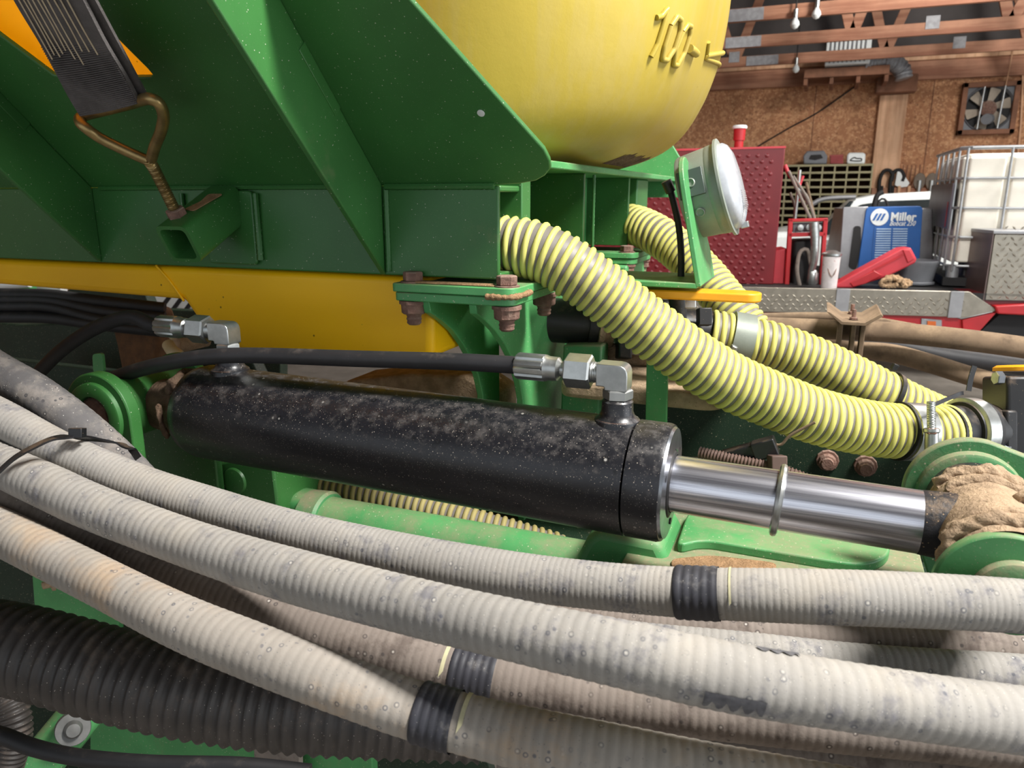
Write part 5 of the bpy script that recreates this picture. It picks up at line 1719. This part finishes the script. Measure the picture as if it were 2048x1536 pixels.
# ---- white pickup behind
pk = thing('pickup_truck', 'white pickup parked behind the service truck', 'car', pY(1700, 560, 7.3) * V(1, 1, 0))
prof = [(1500, 640), (1500, 486), (1520, 470), (1560, 464), (1640, 462), (1656, 446), (1690, 414), (1712, 397), (1760, 388), (1870, 382), (2000, 380), (2150, 382), (2160, 640)]
O('body', M().prism([pY(x, y, 7.3) for x, y in prof], (0, 1.7, 0)), m_wpaint, pk, bevel=.05, seg=4, smooth=50)
O('side_window', M().prism(rpoly([pY(x, y, 7.28) for x, y in ((1690, 446), (1716, 410), (1770, 402), (1880, 398), (1880, 440), (1870, 446))], .04), (0, .05, 0)), m_glass, pk, bevel=.006)
O('windscreen', M().prism([pY(x, y, 7.27) for x, y in ((1634, 468), (1664, 436), (1700, 402), (1708, 402), (1676, 452), (1668, 470))], (0, .05, 0)), m_glass, pk, bevel=.01)
O('door_stripe', M().prism([pY(x, y, 7.27) for x, y in ((1690, 452), (1880, 446), (1880, 450), (1690, 456))], (0, .02, 0)), m_glass, pk)
O('roof_rail', M().tube([pY(1622, 410, 7.32), pY(1640, 400, 7.32), pY(1665, 396, 7.32), pY(1712, 394, 7.32)], .02, 12, .03), m_alup, pk)
for k in range(5):
    O('grille_slat', M().prism([pY(x, y, 7.26) for x, y in ((1652, 480 + k * 9), (1682, 482 + k * 9), (1682, 484 + k * 9), (1652, 482 + k * 9))], (0, .03, 0)), m_alup, pk)

# ---- pigeonhole bin cabinet
YC = 9.55
bcab = thing('bin_cabinet', 'khaki metal pigeonhole bin cabinet against the back wall', 'cabinet', pY(1660, 480, YC) * V(1, 1, 0))
xl, xr_ = pY(1540, 400, YC)[0], pY(1738, 400, YC)[0]
ztop = pY(1690, 328, YC)[2]
ch = (ztop - pY(1690, 430, YC)[2]) / 7
cw = (pY(1738, 380, YC)[0] - pY(1615, 380, YC)[0]) / 5
ncol, nrow = 8, 14
O('cabinet_back', M().box((xl - .05, YC + .28, ztop - nrow * ch), (xr_, YC + .3, ztop)), m_inner, bcab)
shp = None
for i in range(nrow + 1):
    z = ztop - i * ch
    m = M().box((xr_ - ncol * cw, YC, z - .022), (xr_, YC + .28, z))
    O('shelf', m, m_khaki, bcab, smooth=0)
for i in range(ncol + 1):
    x = xr_ - i * cw
    O('divider', M().box((x - .008, YC + .004, ztop - nrow * ch), (x + .008, YC + .28, ztop)), m_khaki, bcab, smooth=0)
O('cabinet_base', M().box((xr_ - ncol * cw, YC + .01, 0), (xr_, YC + .29, ztop - nrow * ch - .02)), m_khaki, bcab, bevel=.005)
# small parts in some bins
for k in range(12):
    i, j = rng.randint(5, 12), rng.randint(0, 6)
    x, z = xr_ - (j + .5) * cw, ztop - (i + 1) * ch
    lumps('bin_part', [V(x - .05, YC + .12, z + .025), V(x, YC + .1, z + .03), V(x + .05, YC + .13, z + .02)], .022, bcab, (m_dark, m_greend_lit, m_greyb, m_redp)[k % 4], seed=60 + k)


def boxthing(name, label, cat, pts, Y, dep, mt, bev=.01):
    t = thing(name, label, cat, pY(*pts[0], Y), 'boxes on top of the bin cabinet')
    O('box_body', M().prism([pY(x, y, Y) for x, y in pts], (0, dep, 0)), mt, t, bevel=bev, seg=3)
    return t


t = boxthing('storage_tote', 'grey plastic carrier box on top of the bin cabinet', 'box', ((1607, 328), (1606, 312), (1614, 302), (1648, 301), (1655, 312), (1653, 328)), YC + .05, .2, m_tub, .015)
O('handle_slot', M().prism([pY(x, y, YC + .04) for x, y in ((1618, 318), (1622, 310), (1642, 309), (1646, 316), (1630, 320))], (0, .02, 0)), m_black2, t)
t = boxthing('cardboard_box', 'small dull red box between the grey and white boxes', 'box', ((1660, 328), (1660, 311), (1686, 310), (1687, 328)), YC + .05, .18, mat('faded_red_card', (140, 62, 62), .8))
O('box_lid', M().prism([pY(x, y, YC + .045) for x, y in ((1659, 313), (1659, 310), (1687, 309), (1687, 312))], (0, .2, 0)), mat('faded_red_lid', (150, 74, 70), .8), t)
t = boxthing('first_aid_box', 'white plastic box with a dark line logo on top of the bin cabinet', 'box', ((1693, 328), (1694, 309), (1700, 305), (1728, 305), (1731, 309), (1730, 328)), YC + .05, .2, m_wpaint, .02)
lp = [(1700, 321), (1704, 317), (1709, 315), (1714, 317), (1722, 317), (1724, 321), (1712, 322)]
O('logo_line', M().tube([pY(x, y, YC + .045) for x, y in lp + [lp[0]]], .006, 6, .02), m_black2, t)

# ---- garden tools on the wall rail
rail_z = pY(1800, 381, 9.95)[2]
trl = thing('tool_rail', 'timber rail with tools hanging on the back wall', 'rail', (pY(1800, 381, 9.95)))
O('rail_board', M().box((pY(1742, 381, 9.97)[0], 9.878, rail_z - .06), (pY(1905, 381, 9.97)[0], 10.0, rail_z + .03)), m_wood, trl, bevel=.005)


def tool(px, label, kind, cat, mt):
    t = thing('hand_' + kind, label, cat, pY(px, 400, 9.86), 'tools on the wall rail')
    c = pY(px, 370, 9.86)
    O('handle', M().cyl(V(c[0], 9.86, .7), V(c[0], 9.86, c[2] - .01), .018, 12), m_woodp if kind != 'hook' else mt, t)
    z0 = c[2]
    if kind == 'spade':
        pts = [V(c[0] + x, 9.85, z0 + z) for x, z in ((-.035, -.04), (-.058, .01), (-.058, .08), (-.035, .12), (0, .135), (.035, .12), (.058, .08), (.058, .01), (.035, -.04))]
        O('blade', M().prism(pts, (0, .012, 0)), mt, t, bevel=.003)
        O('socket', M().cyl(V(c[0], 9.845, z0 - .1), V(c[0], 9.845, z0 + .05), .022, 12), m_steel, t)
    elif kind == 'hook':
        O('hook', M().tube([V(c[0] - .02, 9.86, z0 - .1), V(c[0] - .03, 9.86, z0 + .05), V(c[0] + .0, 9.86, z0 + .15), V(c[0] + .06, 9.86, z0 + .16), V(c[0] + .10, 9.86, z0 + .10), V(c[0] + .09, 9.86, z0 + .04)], .02, 12, .02), mt, t)
    elif kind == 'fork':
        for k in range(5):
            x = -.08 + k * .04
            O('tine', M().tube([V(c[0] + x * .4, 9.86, z0 - .02), V(c[0] + x, 9.86, z0 + .05), V(c[0] + x * 1.05, 9.86, z0 + .22)], .007, 8, .02), mt, t)
    else:
        pts = [V(c[0] + x, 9.85, z0 + z) for x, z in ((-.05, 0), (-.04, .16), (-.01, .18), (.02, .13), (.10, .02), (.08, -.02), (0, -.03))]
        O('blade', M().prism(pts, (0, .02, 0)), mt, t, bevel=.005)
    return t


m_toolm = mat('tarnished_tool_steel', (92, 80, 68), .5, .4, .2, 20)
tool(1764, 'dark curled hook hanging leftmost on the tool rail', 'hook', 'tool', m_black2)
tool(1786, 'small dark hook hanging second from the left on the tool rail', 'hook', 'tool', m_black2)
tool(1799, 'white blade hanging between the hook and the fork', 'scraper', 'tool', m_wpaint)
tool(1819, 'thin-tined fork hanging in the middle of the tool rail', 'fork', 'tool', m_woodd)
tool(1838, 'brown round spade hanging next to the fork', 'spade', 'tool', m_toolm)
tool(1862, 'brown round spade hanging rightmost on the tool rail', 'spade', 'tool', m_toolm)

# ---- exhaust fan on the back wall
m_blade = mat('dusty_fan_blade', (170, 158, 142), .7, .1, .1, 14)
fan = thing('exhaust_fan', 'square-framed exhaust fan with six blades on the back wall', 'fan', pY(1977, 268, 9.95))
fc = pY(1977, 212, 9.93)
hw = (pY(2032, 212, 9.93)[0] - pY(1918, 212, 9.93)[0]) / 2
hh = (pY(1977, 166, 9.93)[2] - pY(1977, 270, 9.93)[2]) / 2
fz = pY(1977, 217, 9.93)[2]
for (x0, x1, z0, z1) in ((-hw, hw, hh - .05, hh), (-hw, hw, -hh, -hh + .05), (-hw, -hw + .05, -hh, hh), (hw - .05, hw, -hh, hh)):
    O('frame_board', M().box((fc[0] + x0, 9.88, fz + z0), (fc[0] + x1, 9.99, fz + z1)), m_woodd, fan, bevel=.004)
R1 = hh * .86
plate = M()
n = 40
sq = []
for k in range(n):
    a_ = 2 * PI * k / n + PI / 4
    dx, dz = math.cos(a_), math.sin(a_)
    s_ = min((hw - .04) / max(1e-6, abs(dx)), (hh - .04) / max(1e-6, abs(dz)))
    sq.append(V(fc[0] + dx * s_, 9.92, fz + dz * s_))
ci = [V(fc[0] + R1 * math.cos(2 * PI * k / n + PI / 4), 9.92, fz + R1 * math.sin(2 * PI * k / n + PI / 4)) for k in range(n)]
plate.add(sq + ci, [(k, (k + 1) % n, n + (k + 1) % n, n + k) for k in range(n)])
O('orifice_plate', plate, m_tub, fan)
O('venturi_ring', M().lathe(V(fc[0], 9.96, fz), (0, -1, 0), [(0, R1 - .01), (.04, R1), (.05, R1 + .012), (.06, R1 + .008)], 40, cap0=False, cap1=False), m_tub, fan)
O('dark_opening', M().lathe(V(fc[0], 9.985, fz), (0, -1, 0), [(0, R1), (.004, R1)], 40), m_black2, fan)
for k in range(6):
    a_ = 2 * PI * k / 6 + .35
    d = V(math.cos(a_), 0, math.sin(a_))
    e = V(-math.sin(a_), 0, math.cos(a_))
    c0_ = V(fc[0], 9.94, fz)
    pts = [c0_ + d * .06 + e * -.02 + V(0, .02, 0), c0_ + d * (R1 * .9) + e * -.075 + V(0, .03, 0), c0_ + d * (R1 * .94) + e * .04 - V(0, .02, 0), c0_ + d * .06 + e * .03 - V(0, .01, 0)]
    O('blade', M().prism(rpoly(pts, .02), V(0, .004, 0)), m_blade, fan)
O('hub', M().lathe(V(fc[0], 9.95, fz), (0, -1, 0), [(0, .085), (.03, .08), (.05, .04), (.055, .01)], 24), m_rustnut, fan)
O('motor', M().cyl(V(fc[0] - .02, 9.80, fz - .12), V(fc[0] + .02, 9.92, fz - .11), .055, 20), m_tub, fan)
for dx in (-.09, .10):
    O('support_rod', M().cyl(V(fc[0] + dx, 9.86, fz - hh * .8), V(fc[0] + dx + .02, 9.86, fz + hh * .82), .010, 10), m_steel, fan)
O('pull_cord', M().tube([V(fc[0] + .12, 9.86, fz + hh * .8), V(fc[0] + .13, 9.86, fz + hh + .1), V(fc[0] + .14, 9.86, fz + hh + .35)], .006, 8, .03), m_woodp, fan)
# cable up the wall on the right, and the diagonal cord
O('slack_cord', M().tube([pY(1515, 293, 9.98), pY(1580, 255, 9.98), pY(1640, 222, 9.98), pY(1735, 155, 9.98)], .008, 8, .05), m_black2, None, 'thin dark cord running diagonally across the back wall', 'cord')
O('wall_cable', M().tube([pY(2046, 120, 9.97), pY(2044, 200, 9.97), pY(2038, 285, 9.97), pY(2020, 420, 9.97)], .010, 8, .05), m_woodp, None, 'pale cable running down the wall beside the fan', 'cable')
# ---- timber shelf box, heater and duct below the trusses
ds = thing('duct_box', 'weathered open timber box hanging below the trusses at the wall', 'shelf', pY(1690, 168, 9.4))
X0, X1 = pY(1608, 150, 9.3)[0], pY(1778, 150, 9.3)[0]
zz0, zz1 = pY(1690, 152, 9.3)[2], pY(1690, 134, 9.3)[2]
O('front_board', M().box((X0, 9.3, zz0), (X1, 9.33, zz1)), m_woodd, ds, bevel=.004)
for f in (0, .33, .66, 1):
    x = X0 + (X1 - X0 - .04) * f
    O('joist', M().box((x, 9.33, zz0 - .07), (x + .04, 9.88, zz0 + .02)), m_woodd, ds, bevel=.003)
O('top_board', M().box((X0, 9.33, zz0 + .02), (X1, 9.88, zz0 + .05)), m_woodd, ds)
ht = thing('ceiling_heater', 'white ceiling heater with a grille, hung between the trusses', 'heater', pY(1700, 128, 9.2))
hx0, hx1 = pY(1652, 100, 9.2)[0], pY(1742, 100, 9.2)[0]
hz0, hz1 = pY(1700, 128, 9.2)[2], pY(1700, 76, 9.2)[2]
O('heater_body', M().box((hx0, 9.2, hz0), (hx1, 9.6, hz1)), m_wpaint, ht, bevel=.01)
for k in range(9):
    x = hx0 + .04 + k * (hx1 - hx0 - .1) / 8
    O('grille_bar', M().box((x, 9.185, hz0 + .02), (x + .012, 9.2, hz1 - .02)), m_tub, ht)
O('flexible_duct', M().tube([pY(1728, 124, 9.35), pY(1765, 122, 9.4), pY(1788, 126, 9.45), pY(1804, 140, 9.5), pY(1808, 158, 9.5)], lambda s: .085 + .006 * math.sin(s * 160), 24, .012), m_galv, None, 'silver flexible duct elbow beside the ceiling heater', 'duct')
for (px, py, Y, lb) in ((1590, 45, 7.05, 'bare white bulb hanging below the nearest truss in view'), (1633, 25, 7.05, 'bare white bulb on a tilted arm under the nearest truss in view'), (1592, 136, 9.05, 'bare white bulb hanging below the truss by the wall')):
    c = pY(px, py, Y)
    t = thing('light_bulb', lb, 'bulb', c, 'bare bulbs under the trusses')
    O('glass', M().lathe(c - ZU * .05, ZU, [(0, .004), (.008, .022), (.03, .036), (.055, .032), (.075, .018), (.09, .015)], 18), m_wpaint, t)
    O('socket', M().cyl(c + ZU * .035, c + ZU * .10, .02, 12), m_steel, t)
    O('bulb_cord', M().cyl(c + ZU * .1, c + ZU * .45, .006, 8), m_black2, t)
